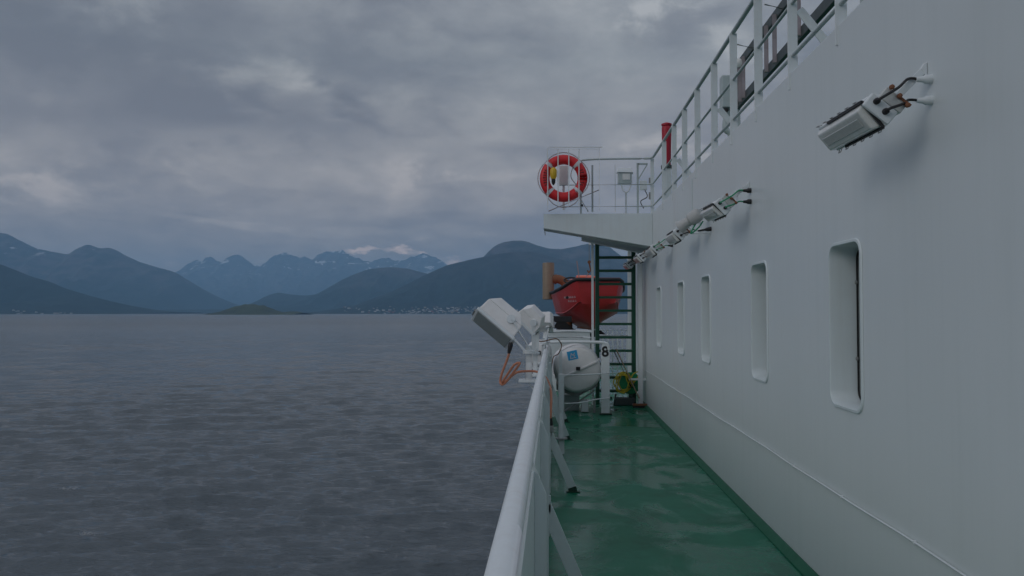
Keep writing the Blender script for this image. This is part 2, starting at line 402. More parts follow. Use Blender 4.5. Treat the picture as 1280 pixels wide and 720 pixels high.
# lifebuoy cage and lifebuoy
cg=thing('lifebuoy_rack','white wire cage holding the lifebuoy at the outer end of the platform','rack',(at(712,266,13.25).x,13.25,UP))
for px in (684.7,697.5,711,723.7):
    a=at(px,186,13.2); c=at(px,257,13.2); b=MB(); b.bar(a,c,.017,.006); b.tube([a,a+Vector((0,.1,.0))],.004,6); b.build('bar',M['white2'],cg)
b=MB(); a=at(686,184,13.25); c=at(753,184,13.25); b.bar(a,c,.012,.012); b.bar(a+Vector((0,0,-.03)),c+Vector((-.05,0,-.03)),.008,.006); b.bar(at(685,184,13.25),at(685,262,13.25),.006,.006); b.bar(at(749,184,13.3),at(749,264,13.3),.007,.007); b.build('hoop',M['white2'],cg)
b=MB(); p=at(704.5,219.5,13.6); b.box(p,(.15,.02,.34)); b.box(p+Vector((0,.03,-.36)),(.04,.02,.45)); b.build('back_plate',M['white2'],cg,.002)
b=MB(); b.tube([at(685.5,264,13.3),at(748.5,237.5,13.35)],.009,8); b.build('strut',M['pinkish'],cg)
b=MB(); b.tube([at(724,246,13.3),at(735.5,264.5,13.3)],.014,8); b.build('lever',M['white2'],cg)
b=MB(); b.lathe(at(727.6,256.5,13.27),(0,1,0),[(0,.02),(.03,.02)],10); b.build('knob',M['black'],cg)
bc=at(704.5,223,13.3)
bu=thing('lifebuoy','red lifebuoy with silver bands hanging in the wire cage at the platform end','lifebuoy',(bc.x,13.3,bc.z-.4))
b=MB(); ring=[bc+Vector((.315*math.cos(t),0,.315*math.sin(t))) for t in [2*PI*k/40 for k in range(40)]]
b.tube(ring,.083,16,closed=True); b.build('ring',M['redbright'],bu)
for a0 in (44,136,224,316):
    arc=[bc+Vector((.315*math.cos(math.radians(a0+d)),0,.315*math.sin(math.radians(a0+d)))) for d in (-6,-3,0,3,6)]
    b=MB(); b.tube(arc,.087,16); b.build('reflective_band',M['reflect'],bu)
b=MB()
pts=[]
for q in range(4):
    for k in range(9):
        t=math.radians(136+90*q)+math.radians(90)*k/8; rr=.40+.03*math.sin(PI*k/8)
        if q==1: rr=.40+.09*math.sin(PI*k/8)
        pts.append(bc+Vector((rr*math.cos(t),-.02,rr*math.sin(t))))
b.tube(pts,.008,6); b.tube(bez([bc+Vector((.16,-.05,.2)),bc+Vector((.12,-.06,.02)),bc+Vector((.22,-.05,-.12)),bc+Vector((.28,-.09,-.1))]),.008,6); b.build('grab_line',M['pinkish'],bu)
for sgn in (-1,1):
    b=MB()
    for k in range(7):
        t=math.radians((180 if sgn<0 else 0)+(k-3)*7.5); rad=Vector((math.cos(t),0,math.sin(t))); tan=Vector((-math.sin(t),0,math.cos(t)))
        c0=bc+rad*.315+Vector((0,-.084,0)); 
        b.bar(c0-rad*.028,c0+rad*.028,.013,.004,up=Vector((0,1,0)))
        if k%2: b.bar(c0-tan*.016+rad*.02,c0+tan*.012+rad*.02,.010,.004,up=Vector((0,1,0)))
    b.build('lettering',M['darktext'],bu)
lp=at(691.8,217,13.18)
yl=thing('lifebuoy_light','yellow self-igniting lifebuoy light clipped inside the red ring','safety light',(lp.x,13.18,lp.z-.12))
b=MB(); b.lathe(lp,(0,0,1),[(-.09,.035),(-.05,.055),(.05,.058),(.08,.045),(.10,.02)],16); b.build('body',M['yellowlamp'],yl)
b=MB(); b.lathe(lp,(0,0,1),[(-.19,.012),(-.15,.032),(-.09,.034)],12); b.build('lamp',M['black'],yl)

# ------------------------------------------------------------------ red fire locker and barred rack on the upper deck
p=at(833.5,208,13.9)
fl=thing('fire_locker','narrow red fire equipment canister on a white pedestal behind the upper railing','fire locker',(p.x,13.9,UP))
b=MB(); b.lathe((p.x,13.9,p.z+.02),(0,0,1),[(0,.065),(.05,.072),(.60,.085),(.66,.085),(.69,.065)],20); b.build('canister',M['redcrim'],fl)
b=MB(); b.lathe((p.x,13.9,p.z+.71),(0,0,1),[(0,.09),(.03,.09),(.05,.04)],20); b.build('lid',M['redcrim'],fl)
b=MB(); b.lathe((p.x,13.9,p.z-.04),(0,0,1),[(0,.10),(.055,.10)],20); b.build('base_ring',M['darkbeam'],fl)
b=MB(); b.box((p.x,13.9,(UP+p.z-.04)/2),(.14,.14,p.z-.04-UP)); b.build('pedestal',M['white2'],fl,.005)
AX=2.60
rk=thing('barred_rack','dark steel rack with upright grey pipes standing on the upper deck behind the railing','rack',(AX,10,UP))
for z in (3.46,2.92):
    b=MB(); b.box((AX,9.05,z),(.05,4.7,.12)); b.build('beam',M['darkbeam'],rk,.004)
for y in (7.2,8.4,8.65,9.3,9.66,10.82,11.02,11.25):
    b=MB(); b.tube([(AX-.045,y,2.88),(AX-.045,y,3.44)],.026,10); b.build('bar',M['pinkish'],rk)
for y in (6.75,11.36):
    b=MB(); b.box((AX,y,(UP+3.4)/2),(.06,.06,3.4-UP)); b.build('leg',M['railgrey'],rk,.003)
for y in (10.4,9.05):
    b=MB(); b.tube([(AX-.03,y,3.42),(AX-.22,y,3.47)],.009,8); b.build('peg',M['steel'],rk)
b=MB(); b.tube([(AX-.03,9.95,3.9),(AX-.03,9.9,3.5),(AX-.03,9.95,3.0)],.006,6); b.build('cord',M['black'],rk)
b=MB(); b.lathe((AX-.1,10.9,3.36),(0,-1,0),[(0,.05),(.08,.06),(.1,.03)],14); b.build('lamp',M['lens'],rk)
p=at(905,120,12.4)
jb=thing('equipment_cabinet','grey equipment cabinet on a curved pole beyond the barred rack on the upper deck','cabinet',(p.x,12.4,UP))
b=MB(); b.box((p.x+.05,12.4,p.z+.05),(.20,.2,.50)); b.build('body',M['railgrey'],jb,.015)
b=MB(); b.box((p.x-.0,12.3,p.z-.24),(.08,.05,.05)); b.build('latch',M['black'],jb,.005)
b=MB(); b.tube(bez([(p.x+.06,12.4,p.z-.2),(p.x+.02,12.4,p.z-.5),(p.x+.12,12.4,p.z-.7),(p.x+.12,12.4,UP)]),.05,12); b.build('pole',M['railgrey'],jb)
# platform floodlight
p=at(781,223,14.0)
pf=thing('platform_floodlight','small hooded white floodlight on a bracket behind the platform railing','floodlight',(p.x,14,UP))
b=MB(); b.hexa([p+Vector((-.14,-.08,.10)),p+Vector((.14,-.08,.09)),p+Vector((.16,.12,.09)),p+Vector((-.14,.12,.10))],[p+Vector((-.13,-.04,.18)),p+Vector((.10,-.04,.18)),p+Vector((.12,.1,.18)),p+Vector((-.12,.1,.18))]); b.build('hood',M['white2'],pf,.006)
b=MB(); b.box(p+Vector((0,.02,0)),(.24,.14,.19)); b.build('housing',M['railgrey'],pf,.008)
b=MB(); b.box(p+Vector((.02,-.056,.02)),(.13,.01,.11)); b.build('lens',M['lens'],pf,.004)
b=MB(); b.tube(bez([p+Vector((-.07,-.03,-.09)),p+Vector((-.03,-.03,-.22)),p+Vector((.05,-.03,-.24)),p+Vector((.11,-.03,-.1))]),.012,8); b.build('bracket',M['white2'],pf)
b=MB(); b.tube([p+Vector((.02,0,-.23)),Vector((p.x+.02,14,UP))],.016,8); b.build('pole',M['white2'],pf)

# ------------------------------------------------------------------ ladder
lx0,lx1=at(745,390,15).x+.02,at(791.5,390,15).x
ld=thing('ladder','steep dark green steel ladder rising from the deck to the platform','ladder',((lx0+lx1)/2,15,DECK))
for x in (lx0,lx1):
    b=MB(); b.prism([(x-.035,14.88,DECK),(x-.035,15.02,DECK),(x-.035,15.0,1.60),(x-.035,14.86,1.60)],(.07,0,0)); b.build('stringer',M['skyblack'],ld,.003)
z=DECK+.24
while z<1.5:
    b=MB(); b.box(((lx0+lx1)/2,14.94,z),(lx1-lx0-.07,.14,.045)); b.build('tread',M['skyblack'],ld,.003); z+=.247
# wall pipe near the end of the deckhouse
wp=thing('drain_pipe','white drain pipe standing against the far end of the deckhouse wall','pipe',(1.56,14.5,DECK))
b=MB(); b.tube([(1.555,14.5,DECK),(1.555,14.5,1.1)],.045,16); b.build('pipe',M['white2'],wp)
b=MB(); b.box((1.50,14.5,-1.2),(.30,.03,.035)); b.build('clamp',M['white2'],wp,.004)
b=MB(); b.lathe((1.555,14.5,DECK),(0,0,1),[(0,.10),(.02,.10),(.025,.05)],16); b.build('flange',M['rust'],wp)

# ------------------------------------------------------------------ wall floodlights
def wall_lamp(Y0, cab, label, seed, rusty=False, detail=True):
    # long fluorescent type flood: length runs along the ship, lens looks down and outboard
    rnd=random.Random(seed); ang=math.radians(43+rnd.uniform(-5,5))
    n=Vector((-math.cos(ang),0,-math.sin(ang))); bb=Vector((math.sin(ang),0,-math.cos(ang))); a=Vector((0,1,rnd.uniform(-.03,.03))).normalized()
    root=thing('wall_floodlight',label,'floodlight',(WX,Y0+.05,1.09),'floodlights along the deckhouse side')
    W,L=.150,.58; s0=Vector((1.378,Y0,.855)); c=s0+a*L/2
    def q(cc,l,w): return [cc-a*l/2-bb*w/2,cc+a*l/2-bb*w/2,cc+a*l/2+bb*w/2,cc-a*l/2+bb*w/2]
    m=MB(); m.hexa(q(c,L,W),q(c-n*.035,L,W)); m.hexa(q(c-n*.035,L,W*.96),q(c-n*.085,L*.96,W*.62)); m.build('housing',M['white2'],root,.006)
    m=MB(); m.hexa(q(c+n*.002+a*.012,L-.02,W-.020),q(c+n*.032+a*.012,L-.05,W-.050)); m.build('lens',M['lens'],root,.008)
    m=MB(); m.hexa(q(c+n*.0335+a*.012,L-.12,.045),q(c+n*.0365+a*.012,L-.13,.040)); m.build('reflector_strip',M['lens2'],root)
    m=MB(); p=q(c+n*.003,L-.004,W-.006)
    m.bar(p[0],p[0]*.25+p[1]*.75,.008,.012); m.bar(p[2]*.78+p[3]*.22,p[3],.008,.012); m.bar(p[3],p[0],.008,.012); m.build('seal',M['black'],root)
    if detail:
        for sg in (-1,1):
            for k in range(6):
                p0=c+bb*sg*(W/2)+a*(-L/2+.05+k*(L-.09)/5)
                m=MB(); m.tube([p0-n*.012,p0+bb*sg*.010+n*.004,p0+a*.03+bb*sg*.010+n*.004,p0+a*.03-n*.012],.0022,5); m.build('wire_clip',M['steel'],root)
    e=s0-n*.035
    m=MB(); m.box(s0-n*.03-a*.008,(.07,.022,.14),Matrix.Rotation(-(PI/2-ang),3,'Y')); m.build('end_cap',M['white2'],root,.008)
    g=s0-n*.105+bb*.01+a*.03
    m=MB(); m.box(g,(.055,.06,.115),Matrix.Rotation(-(PI/2-ang),3,'Y')); m.build('mounting_plate',M['lens2'],root,.003)
    for off in (-.05,.0,.052):
        m=MB(); m.lathe(g-n*.024+bb*off-a*.036,-a,[(0,.011),(.012,.011),(.016,.006)],8); m.build('bolt',M['rust'],root)
    m=MB(); m.box(g-n*.03+bb*.03-a*.028,(.012,.012,.07),Matrix.Rotation(-(PI/2-ang),3,'Y')); m.build('rust_edge',M['rust'],root)
    for dy in (0,.44):
        top=Vector((WX,Y0+.10+dy,1.075)); st_=g+a*dy-n*.02
        m=MB(); m.bar(st_,top+Vector((-.01,0,.0)),.030,.010,up=Vector((0,1,0))); m.build('arm',M['white2'],root,.002)
        m=MB(); m.prism([(WX-.001,top.y-.012,1.03),(WX-.03,top.y-.012,1.075),(WX-.014,top.y-.012,1.10),(WX-.001,top.y-.012,1.105)],(0,.024,0)); m.build('wall_bracket',M['white2'],root,.003)
    for i,dz in enumerate((1.018,.925)):
        gl=Vector((WX,Y0+.055,dz)); c0=e+bb*(-.035+.058*i)-a*.018
        m=MB(); m.tube(bez([c0,c0-a*.035-n*.010,c0*.55+gl*.45+Vector((-.02,-.02,.012-.004*i)),gl+Vector((-.10,-.004,.002)),gl+Vector((-.05,0,0))],7),.0062,8); m.build('cable',M[cab],root)
        m=MB(); m.lathe(gl,(-1,0,0),[(0,.021),(.028,.020),(.036,.014),(.066,.0105)],14); m.build('cable_gland',M['white2' if cab=='black' else 'black'],root)
        m=MB(); m.lathe(c0,-a,[(-.012,.014),(.016,.014),(.024,.009)],12); m.build('cable_gland',M['black'],root)
wall_lamp(3.50,'black','long white floodlight with two black cables on the deckhouse side, the largest and nearest',1)
wall_lamp(6.70,'cable_gr','white floodlight with two green cables on the deckhouse side, above the second window',2)
wall_lamp(9.0,'black','white floodlight just beyond the grey horn loudspeaker on the deckhouse side',3,detail=False)
wall_lamp(11.1,'cable_gr','white floodlight beside the platform edge, fourth along the deckhouse side',4,detail=False)
wall_lamp(12.8,'black','small looking floodlight beside the ladder top, fifth along the deckhouse side',5,detail=False)
wall_lamp(14.8,'black','farthest floodlight of the row, seen between the ladder treads',6,detail=False)
hs=thing('horn_loudspeaker','grey horn loudspeaker with a green lead mounted on the deckhouse side between two floodlights','loudspeaker',(WX,8.45,1.0))
hc=Vector((1.43,8.55,.965)); ax=Vector((-.60,.35,-.42)).normalized()
b=MB(); b.lathe(hc-ax*.02,ax,[(0,.050),(.05,.052),(.10,.058),(.13,.075),(.135,.075),(.13,.066),(.06,.04)],24); b.build('horn',M['grey_plastic'],hs)
b=MB(); b.lathe(hc-ax*.16,ax,[(0,.045),(.015,.066),(.05,.074),(.13,.072),(.15,.05)],20); b.build('driver',M['grey_plastic'],hs)
b=MB(); b.bar(hc+Vector((.0,0,-.05)),hc+Vector((.05,0,-.13)),.03,.01); b.bar(hc+Vector((.05,0,-.13)),Vector((WX,8.55,.84)),.03,.01); b.build('bracket',M['white2'],hs)
b=MB(); b.tube(bez([hc-ax*.1+Vector((0,0,-.07)),hc+Vector((.02,-.02,-.13)),hc+Vector((.1,-.02,-.07)),hc+Vector((.15,-.02,.0))]),.008,8); b.build('cable',M['cable_gr'],hs)
b=MB(); g=Vector((WX,8.45,.875)); b.lathe(g,(-1,0,-.15),[(0,.024),(.04,.02),(.07,.012),(.14,.008)],12); b.build('cable_gland',M['black'],hs)

# ------------------------------------------------------------------ outboard floodlights on the bulwark
def out_flood(name_label, c, n, u, L, W, D, ped, lensm='lensdark'):
    """c: centre of the glass face; n: way it looks; u: long axis"""
    n=Vector(n).normalized(); u=Vector(u); u=(u-n*u.dot(n)).normalized(); w=n.cross(u).normalized(); c=Vector(c)
    root=thing('deck_floodlight',name_label,'floodlight',(ped[0],ped[1],ped[2]),'floodlights outboard of the bulwark')
    def q(cc,l,ww): return [cc-u*l/2-w*ww/2,cc+u*l/2-w*ww/2,cc+u*l/2+w*ww/2,cc-u*l/2+w*ww/2]
    m=MB(); m.hexa(q(c,L,W),q(c-n*.035,L,W)); m.build('front_rim',M['white2'],root,.008)
    m=MB(); m.hexa(q(c-n*.033,L*.94,W*.94),q(c-n*D*.62,L*.90,W*.9)); m.hexa(q(c-n*D*.62,L*.90,W*.9),q(c-n*D,L*.55,W*.7)); m.build('housing',M['grp'],root,.010)
    m=MB(); m.hexa(q(c+n*.001,L*.9,W*.88),q(c+n*.006,L*.88,W*.86)); m.build('glass',M[lensm],root)
    for sg in (-1,1):
        m=MB(); m.tube([c+u*sg*L*.52+w*W*.2-n*.02,c+u*sg*L*.52-w*W*.2-n*.02],.012,8); m.build('hinge',M['steel'],root)
    pb=Vector(ped); k=c-n*D*.55+u*L*.18
    m=MB(); 
    for sg in (-1,1): m.bar(k+w*sg*(W*.48),pb+Vector((0,0,.30))+w*sg*.08,.05,.008)
    m.lathe(k-w*(W*.5),w,[(0,.045),(W,.045)],14); m.build('yoke',M['white2'],root,.002)
    m=MB(); m.tube([pb+Vector((0,0,.02)),pb+Vector((0,0,.36))],.032,14); m.lathe(pb+Vector((0,0,.28)),(0,0,1),[(0,.06),(.03,.06),(.035,.035)],14); m.build('pedestal',M['white2'],root)
    m=MB(); m.box(pb+Vector((0,0,.01)),(.20,.20,.022)); m.build('base_plate',M['white2'],root,.003)
    m=MB(); m.bar(pb+Vector((.0,0,-.006)),Vector((BX,pb.y,pb.z-.006)),.12,.012); m.bar(pb+Vector((.0,0,-.01)),Vector((BX,pb.y,pb.z-.25)),.06,.01); m.build('shelf_bracket',M['white2'],root,.002)
    m=MB(); m.lathe(k+Vector((.02,-.06,-.08)),(0,-1,0),[(0,.028),(.03,.028),(.04,.015)],10); m.build('bolt',M['steel'],root)
    return root
Y1=8.0
A=at(592,393,Y1); B=at(637,431,Y1); c1=(A+B)/2
u1=(B-A).normalized()
n1=Vector((u1.z,0,-u1.x)); n1=(n1+Vector((0,-.40,0))).normalized()
if n1.x>0: n1=-n1
pd=at(661,477,Y1)
f1=out_flood('large white floodlight tilted down to the sea on a pedestal outboard of the handrail',c1,n1,u1,(B-A).length*1.0,.38,.28,(pd.x,Y1,pd.z),'lensdark')
Y2=10.4; A=at(651,389,Y2); B=at(671,411,Y2)
out_flood('second white floodlight half hidden behind the biggest one outboard of the handrail',(A+B)/2+Vector((-.04,0,-.05)),Vector((-.62,.25,-.62)),B-A,.36,.32,.24,(at(669,450,Y2).x,Y2,at(669,470,Y2).z))
Y3=11.6; c3=at(681,402,Y3)
out_flood('white floodlight facing forward beyond the other two, beside the end of the handrail',c3+Vector((0,.15,-.05)),Vector((-.05,.8,-.5)),Vector((1,0,0)),.25,.26,.22,(at(680,450,Y3).x,Y3,at(680,455,Y3).z))
# orange lead
P=lambda px,py,Y: at(px,py,Y)
oc=thing('orange_cable','orange cable hanging in loops from the big floodlight and over the handrail','cable',(P(685,525,7.2).x,7.2,P(685,525,7.2).z))
b=MB(); b.tube(bez([P(637,440,7.95),P(633,452,7.95),P(627,468,7.95),P(625.5,478,7.95),P(630,480,7.9),P(640,468,7.85),P(648,457,7.8),P(649.5,453.5,7.8),P(643,456,7.8),P(635,467,7.85),P(628,478,7.9),P(634,475,7.95),P(645,466,7.95),P(658,464,7.9),P(672,465,7.9),P(682,472,7.8),P(687.5,483,7.6),P(689,496,7.4),P(688.5,512,7.25),P(688,524,7.2)],7),.012,8); b.build('lead',M['cable_or'],oc)
b=MB(); b.lathe(P(688,524,7.2),(0,0,-1),[(-.01,.016),(.03,.022),(.06,.022),(.065,.01)],12); b.build('plug',M['black'],oc)
b=MB(); b.lathe(P(638,432,7.95),Vector((-.2,0,-1)),[(-.06,.012),(0,.026),(.05,.02),(.08,.014)],12); b.build('gland',M['black'],oc)
s0=P(689,529,7.2)
sk=thing('power_socket','small grey power socket on the inboard face of the bulwark','socket',(BX+.03,7.2,s0.z-.04))
b=MB(); b.box((BX+.045,7.2,s0.z-.05),(.075,.06,.06)); b.build('box',M['steel'],sk,.006)
# thin dark lead between the far floodlights
b=MB(); b.tube(bez([P(667,410,11),P(665,418,11),P(670,424,11),P(677,427,11.2),P(690,424,11.8),P(697,424,12.2),P(702,432,12.4),P(698,442,12.5),P(692,446,12.6),P(690,455,12.6),P(688,466,12.6)],6),.008,6); tag(b.build('thin_cable',M['rust']),'thin dark reddish lead looping over the end of the handrail near the raft','cable')

# ------------------------------------------------------------------ liferaft station
def canister(label, c, r, L, yaw, roll, sticker):
    c=Vector(c); root=thing('liferaft_canister',label,'liferaft',c-Vector((0,0,r)),'liferaft canisters')
    ax=Vector((math.sin(yaw),math.cos(yaw),0)); x,y,d=frame(ax)
    R=Matrix.Rotation(roll,3,ax); x=R@x; y=R@y
    def shell(sg,name):
        m=MB(); prof=[(0,.82),(.010,.88),(.03,.94),(.07,.98),(.16,.99),(.24,1.0),(.26,1.02),(.30,1.02),(.32,1.0),(.68,1.0),(.70,1.02),(.74,1.02),(.76,1.0),(.84,.99),(.93,.98),(.97,.94),(.99,.88),(1,.82)]
        vs=[]; n=18
        for h,rr in prof:
            for k in range(n+1):
                t=PI*k/n; cx,sy=math.cos(t),math.sin(t); e=.86
                vs.append(c+ax*(h-.5)*L+(x*math.copysign(abs(cx)**e,cx)+y*sg*(abs(sy)**e))*rr*r)
        fs=[]
        for i in range(len(prof)-1):
            for k in range(n): fs.append((i*(n+1)+k,i*(n+1)+k+1,(i+1)*(n+1)+k+1,(i+1)*(n+1)+k))
        m.add(vs,fs,True); m.f.append(tuple(range(n+1))); m.sm.append(False)
        m.f.append(tuple((len(prof)-1)*(n+1)+k for k in range(n+1))); m.sm.append(False)
        return m.build(name,M['grp'],root)
    up=shell(1,'upper_shell'); shell(-1,'lower_shell')
    m=MB(); q=lambda s,h:[c+ax*(h)+x*s*r*1.045-y*.012,c+ax*h+x*s*r*1.045+y*.012]
    m.hexa([c-ax*L*.495-x*r*.90-y*.014,c-ax*L*.495+x*r*.90-y*.014,c-ax*L*.495+x*r*.90+y*.014,c-ax*L*.495-x*r*.90+y*.014],
           [c-ax*L*.42-x*r*1.06-y*.014,c-ax*L*.42+x*r*1.06-y*.014,c-ax*L*.42+x*r*1.06+y*.014,c-ax*L*.42-x*r*1.06+y*.014])
    m.hexa([c-ax*L*.42-x*r*1.06-y*.014,c-ax*L*.42+x*r*1.06-y*.014,c-ax*L*.42+x*r*1.06+y*.014,c-ax*L*.42-x*r*1.06+y*.014],
           [c+ax*L*.36-x*r*1.05-y*.014,c+ax*L*.36+x*r*1.05-y*.014,c+ax*L*.36+x*r*1.05+y*.014,c+ax*L*.36-x*r*1.05+y*.014])
    m.hexa([c-ax*L*.525-x*r*.84-y*.014,c-ax*L*.525+x*r*.84-y*.014,c-ax*L*.525+x*r*.84+y*.014,c-ax*L*.525-x*r*.84+y*.014],
           [c-ax*L*.495-x*r*.90-y*.014,c-ax*L*.495+x*r*.90-y*.014,c-ax*L*.495+x*r*.90+y*.014,c-ax*L*.495-x*r*.90+y*.014])
    m.build('seam_flange',M['grp'],root,.003)
    m=MB(); m.box(c-ax*L*.5-x*0+Vector((.0,-.02,0))+y*.02,(.07,.05,.06)); m.build('buckle',M['black'],root,.005)
    for h in (-.27,.27):
        m=MB(); m.tube([c+ax*L*h+(x*math.cos(t)+y*math.sin(t))*r*1.03 for t in [2*PI*k/28 for k in range(28)]],.010,6,closed=True); m.build('strap',M['reflect'],root)
    if sticker:
        m=MB(); vs=[]; o_=c-ax*(L*.5+.004)
        x0,y0,_=frame(ax)
        p0=o_+Vector((-.10,0,.24)); x=x0 if x0.x>0 else -x0; y=Vector((0,0,1))
        w2,h2=.085,.075; rot=Matrix.Rotation(-.22,3,ax)
        for i,(a_,b_) in enumerate(((-1,-1),(1,-1),(1,1),(-1,1))): vs.append(p0+rot@(x*a_*w2+y*b_*h2))
        m.add(vs,[(0,1,2,3)]); m.add([v-ax*.003 for v in vs],[(0,1,2,3)]); st=m.build('sticker',M['blue'],up)
        m=MB(); o2=p0-ax*.008
        for (a_,b_,c_,d_) in ((-.5,-.5,-.2,.5),(-.2,.5,.1,-.1),(.1,-.1,.5,.5),(-.6,-.62,.6,-.62),(.2,-.4,.5,.0)):
            m.bar(o2+rot@(x*a_*w2+y*b_*h2),o2+rot@(x*c_*w2+y*d_*h2),.012,.002,up=ax)
        m.build('emblem',M['reflect'],st)
    return root
cc=at(720.5,459,13.6)
canister('big round white liferaft canister with a blue sticker beside the number 8 panel',(cc.x,14.05,cc.z-.03),.385,1.25,-.05,-.42,True)
c2=at(674,442,12.6)
canister('smaller white canister outboard of the handrail below the far floodlights',(c2.x-.02,13.3,c2.z-.02),.20,.8,0,.2,False)
sh=MB(); sh.box((c2.x,13.3,c2.z-.25),(.4,.7,.03)); sh.bar((c2.x,13.3,c2.z-.26),(BX,13.3,c2.z-.5),.06,.02); tag(sh.build('canister_shelf',M['white2'],None,.003),'white shelf bracket outboard of the bulwark under the smaller canister','shelf')
cr=thing('raft_cradle','grey steel cradle and pedestal under the big liferaft canister','cradle',(cc.x,14,DECK))
for y in (13.75,14.4):
    b=MB(); b.prism([(cc.x-.34,y,-1.22),(cc.x-.26,y,-1.22),(cc.x,y,-1.36),(cc.x+.26,y,-1.22),(cc.x+.36,y,-1.16),(cc.x+.36,y,-1.26),(cc.x,y,-1.45),(cc.x-.34,y,-1.32)],(0,.05,0)); b.build('saddle',M['steel'],cr,.003)
b=MB(); b.box((cc.x-.08,14.05,-1.56),(.28,.35,.27)); b.build('pedestal',M['railgrey'],cr,.01)
b=MB(); b.box((cc.x+.14,13.7,-1.58),(.12,.2,.2)); b.build('release_unit',M['white2'],cr,.01)
b=MB(); b.bar((cc.x-.2,13.6,DECK+.02),(cc.x+.3,13.6,-1.32),.05,.02); b.bar((cc.x+.3,13.6,-1.45),(cc.x+.3,13.6,DECK),.04,.04); b.build('strut',M['steel'],cr)
# guard frame with number 8
xa,xb=at(751.5,470,13.3).x,at(762,470,13.3).x
gf=thing('guard_frame','white pipe guard frame with a black number 8 panel around the liferaft','guard frame',((xa+xb)/2,13.3,DECK))
b=MB(); b.prism([(xa,13.3,-.60),(xa+.03,13.3,-.50),(xb-.03,13.3,-.50),(xb,13.3,-.58),(xb,13.3,DECK+.02),(xa,13.3,DECK+.02)],(0,.018,0)); b.build('number_panel',M['white2'],gf,.003)
b=MB(); b.tube(bez([(-.10,13.45,-.50),(.2,13.4,-.49),(.6,13.34,-.49),(xb-.10,13.32,-.50),(xb-.03,13.31,-.53),(xb-.01,13.31,-.62)],6),.026,14); b.build('top_rail',M['white2'],gf)
b=MB(); b.tube([(-.10,13.6,-.42),(.5,13.6,-.42),(.62,13.6,-.43)],.018,12); b.build('top_rail',M['white2'],gf)
b=MB(); b.box(((xa+xb)/2,13.3,DECK+.02),(.20,.12,.025)); b.build('foot',M['dgreen'],gf,.003)
gx=at(704,480,13.05).x
b=MB(); b.tube(bez([(xb,13.28,-1.0),(xa-.2,13.1,-1.01),(gx+.05,13.05,-1.02),(gx,13.05,-1.05),(gx,13.05,-1.25),(gx,13.05,-1.44),(gx+.04,13.05,-1.475),(gx+.3,13.05,-1.46),(xa-.1,13.15,-1.42),(xb,13.28,-1.41)],6),.011,8); b.build('hoop',M['white2'],gf)
b=MB(); b.bar((gx-.04,13.1,DECK),(gx-.04,13.1,-.6),.05,.012); b.build('post',M['white2'],gf)
t=bpy.data.curves.new('numeral','FONT'); t.body='8'; t.size=.235; t.extrude=.001; t.offset=.006; t.align_x='CENTER'; t.align_y='CENTER'
t.materials.append(M['black'])
tc=bpy.data.objects.new('numeral_curve',t); nm_=bpy.data.meshes.new_from_object(tc); bpy.data.objects.remove(tc)
to=bpy.data.objects.new('numeral',nm_); COL.objects.link(to); to.parent=gf; p8=Vector(((xa+xb)/2-.002,13.296,-.655)); to.location=p8-OFF[gf.name]; to.rotation_euler=(PI/2,0,0)

# ------------------------------------------------------------------ hose reel, broom
hc=at(788,479,14.7)
hr=thing('hose_reel','green hose reel with a loosely coiled yellow hose at the foot of the ladder','hose reel',(hc.x,14.7,DECK))
b=MB(); b.lathe(hc,(0,1,0),[(0,.04),(.002,.19),(.02,.20),(.035,.19),(.04,.16)],32); b.build('disc',M['reelgreen'],hr)
b=MB(); b.lathe(hc,(0,1,0),[(-.012,.02),(-.006,.05),(.01,.055)],16); b.build('hub',M['black'],hr)
b=MB()
pts=[]
for k in range(120):
    a=2*PI*k/24+.4; rx=.125+.05*math.sin(k*.31); rz=.19+.035*math.sin(k*.23+1)
    pts.append(hc+Vector((-.13+rx*math.cos(a)+.012*math.sin(k*.7),-.03-.014*(k/24),.015+rz*math.sin(a)*.85)))
b.tube(pts,.011,7); b.tube(bez([pts[-1],hc+Vector((.05,-.1,.18)),hc+Vector((.16,-.08,.21)),hc+Vector((.10,-.08,.08)),hc+Vector((-.02,-.08,-.06)),hc+Vector((-.12,-.08,-.16))]),.011,7); b.build('hose',M['yellow'],hr)
b=MB(); b.bar((hc.x-.30,14.72,DECK),(hc.x-.26,14.72,-1.48),.03,.03); b.box((hc.x-.10,14.75,DECK+.07),(.36,.2,.13)); b.build('base',M['darkbeam'],hr,.01)
b=MB(); b.bar((hc.x,14.75,DECK),(hc.x,14.75,hc.z),.06,.03); b.build('stand',M['dgreen'],hr)
br=thing('broom','wooden handled broom leaning beside the green hose reel','broom',(at(798,502,14.3).x,14.3,DECK))
tip=at(799,500,14.35); top=at(770,436,14.6)
b=MB(); b.tube([tip+Vector((0,0,.03)),top],.013,8); b.build('handle',M['wood'],br)
b=MB(); b.box((tip.x+.03,14.33,DECK+.055),(.30,.07,.035)); b.build('head',M['rust'],br,.006)
b=MB(); b.box((tip.x+.03,14.33,DECK+.02),(.29,.055,.04)); b.build('bristles',M['black'],br)
for i,(pa,pb_,lab) in enumerate((((768,440),(779,463),'black scraper leaning on the hose reel, left of the broom handle'),((771.5,439),(782,461),'black scraper leaning close behind the broom handle'))):
    a=at(*pa,14.75); c=at(*pb_,14.66); c2_=a+(c-a)*1.9
    b=MB(); b.tube([a,c2_],.010,8); b.bar(c2_+Vector((-.06,0,0)),c2_+Vector((.06,0,0)),.03,.01); tag(b.build('scraper',M['black']),lab,'scraper')
# rusty strip and small fittings on deck
for (px,py,l) in ((762,497,'dark deck clamp lying by the number panel'),):
    Yp=-DECK/((py-390)/F); p=at(px,py,Yp); b=MB(); b.box((p.x,p.y,DECK+.02),(.10,.06,.04)); tag(b.build('deck_clamp',M['dgreen'],None,.005),l,'clamp')

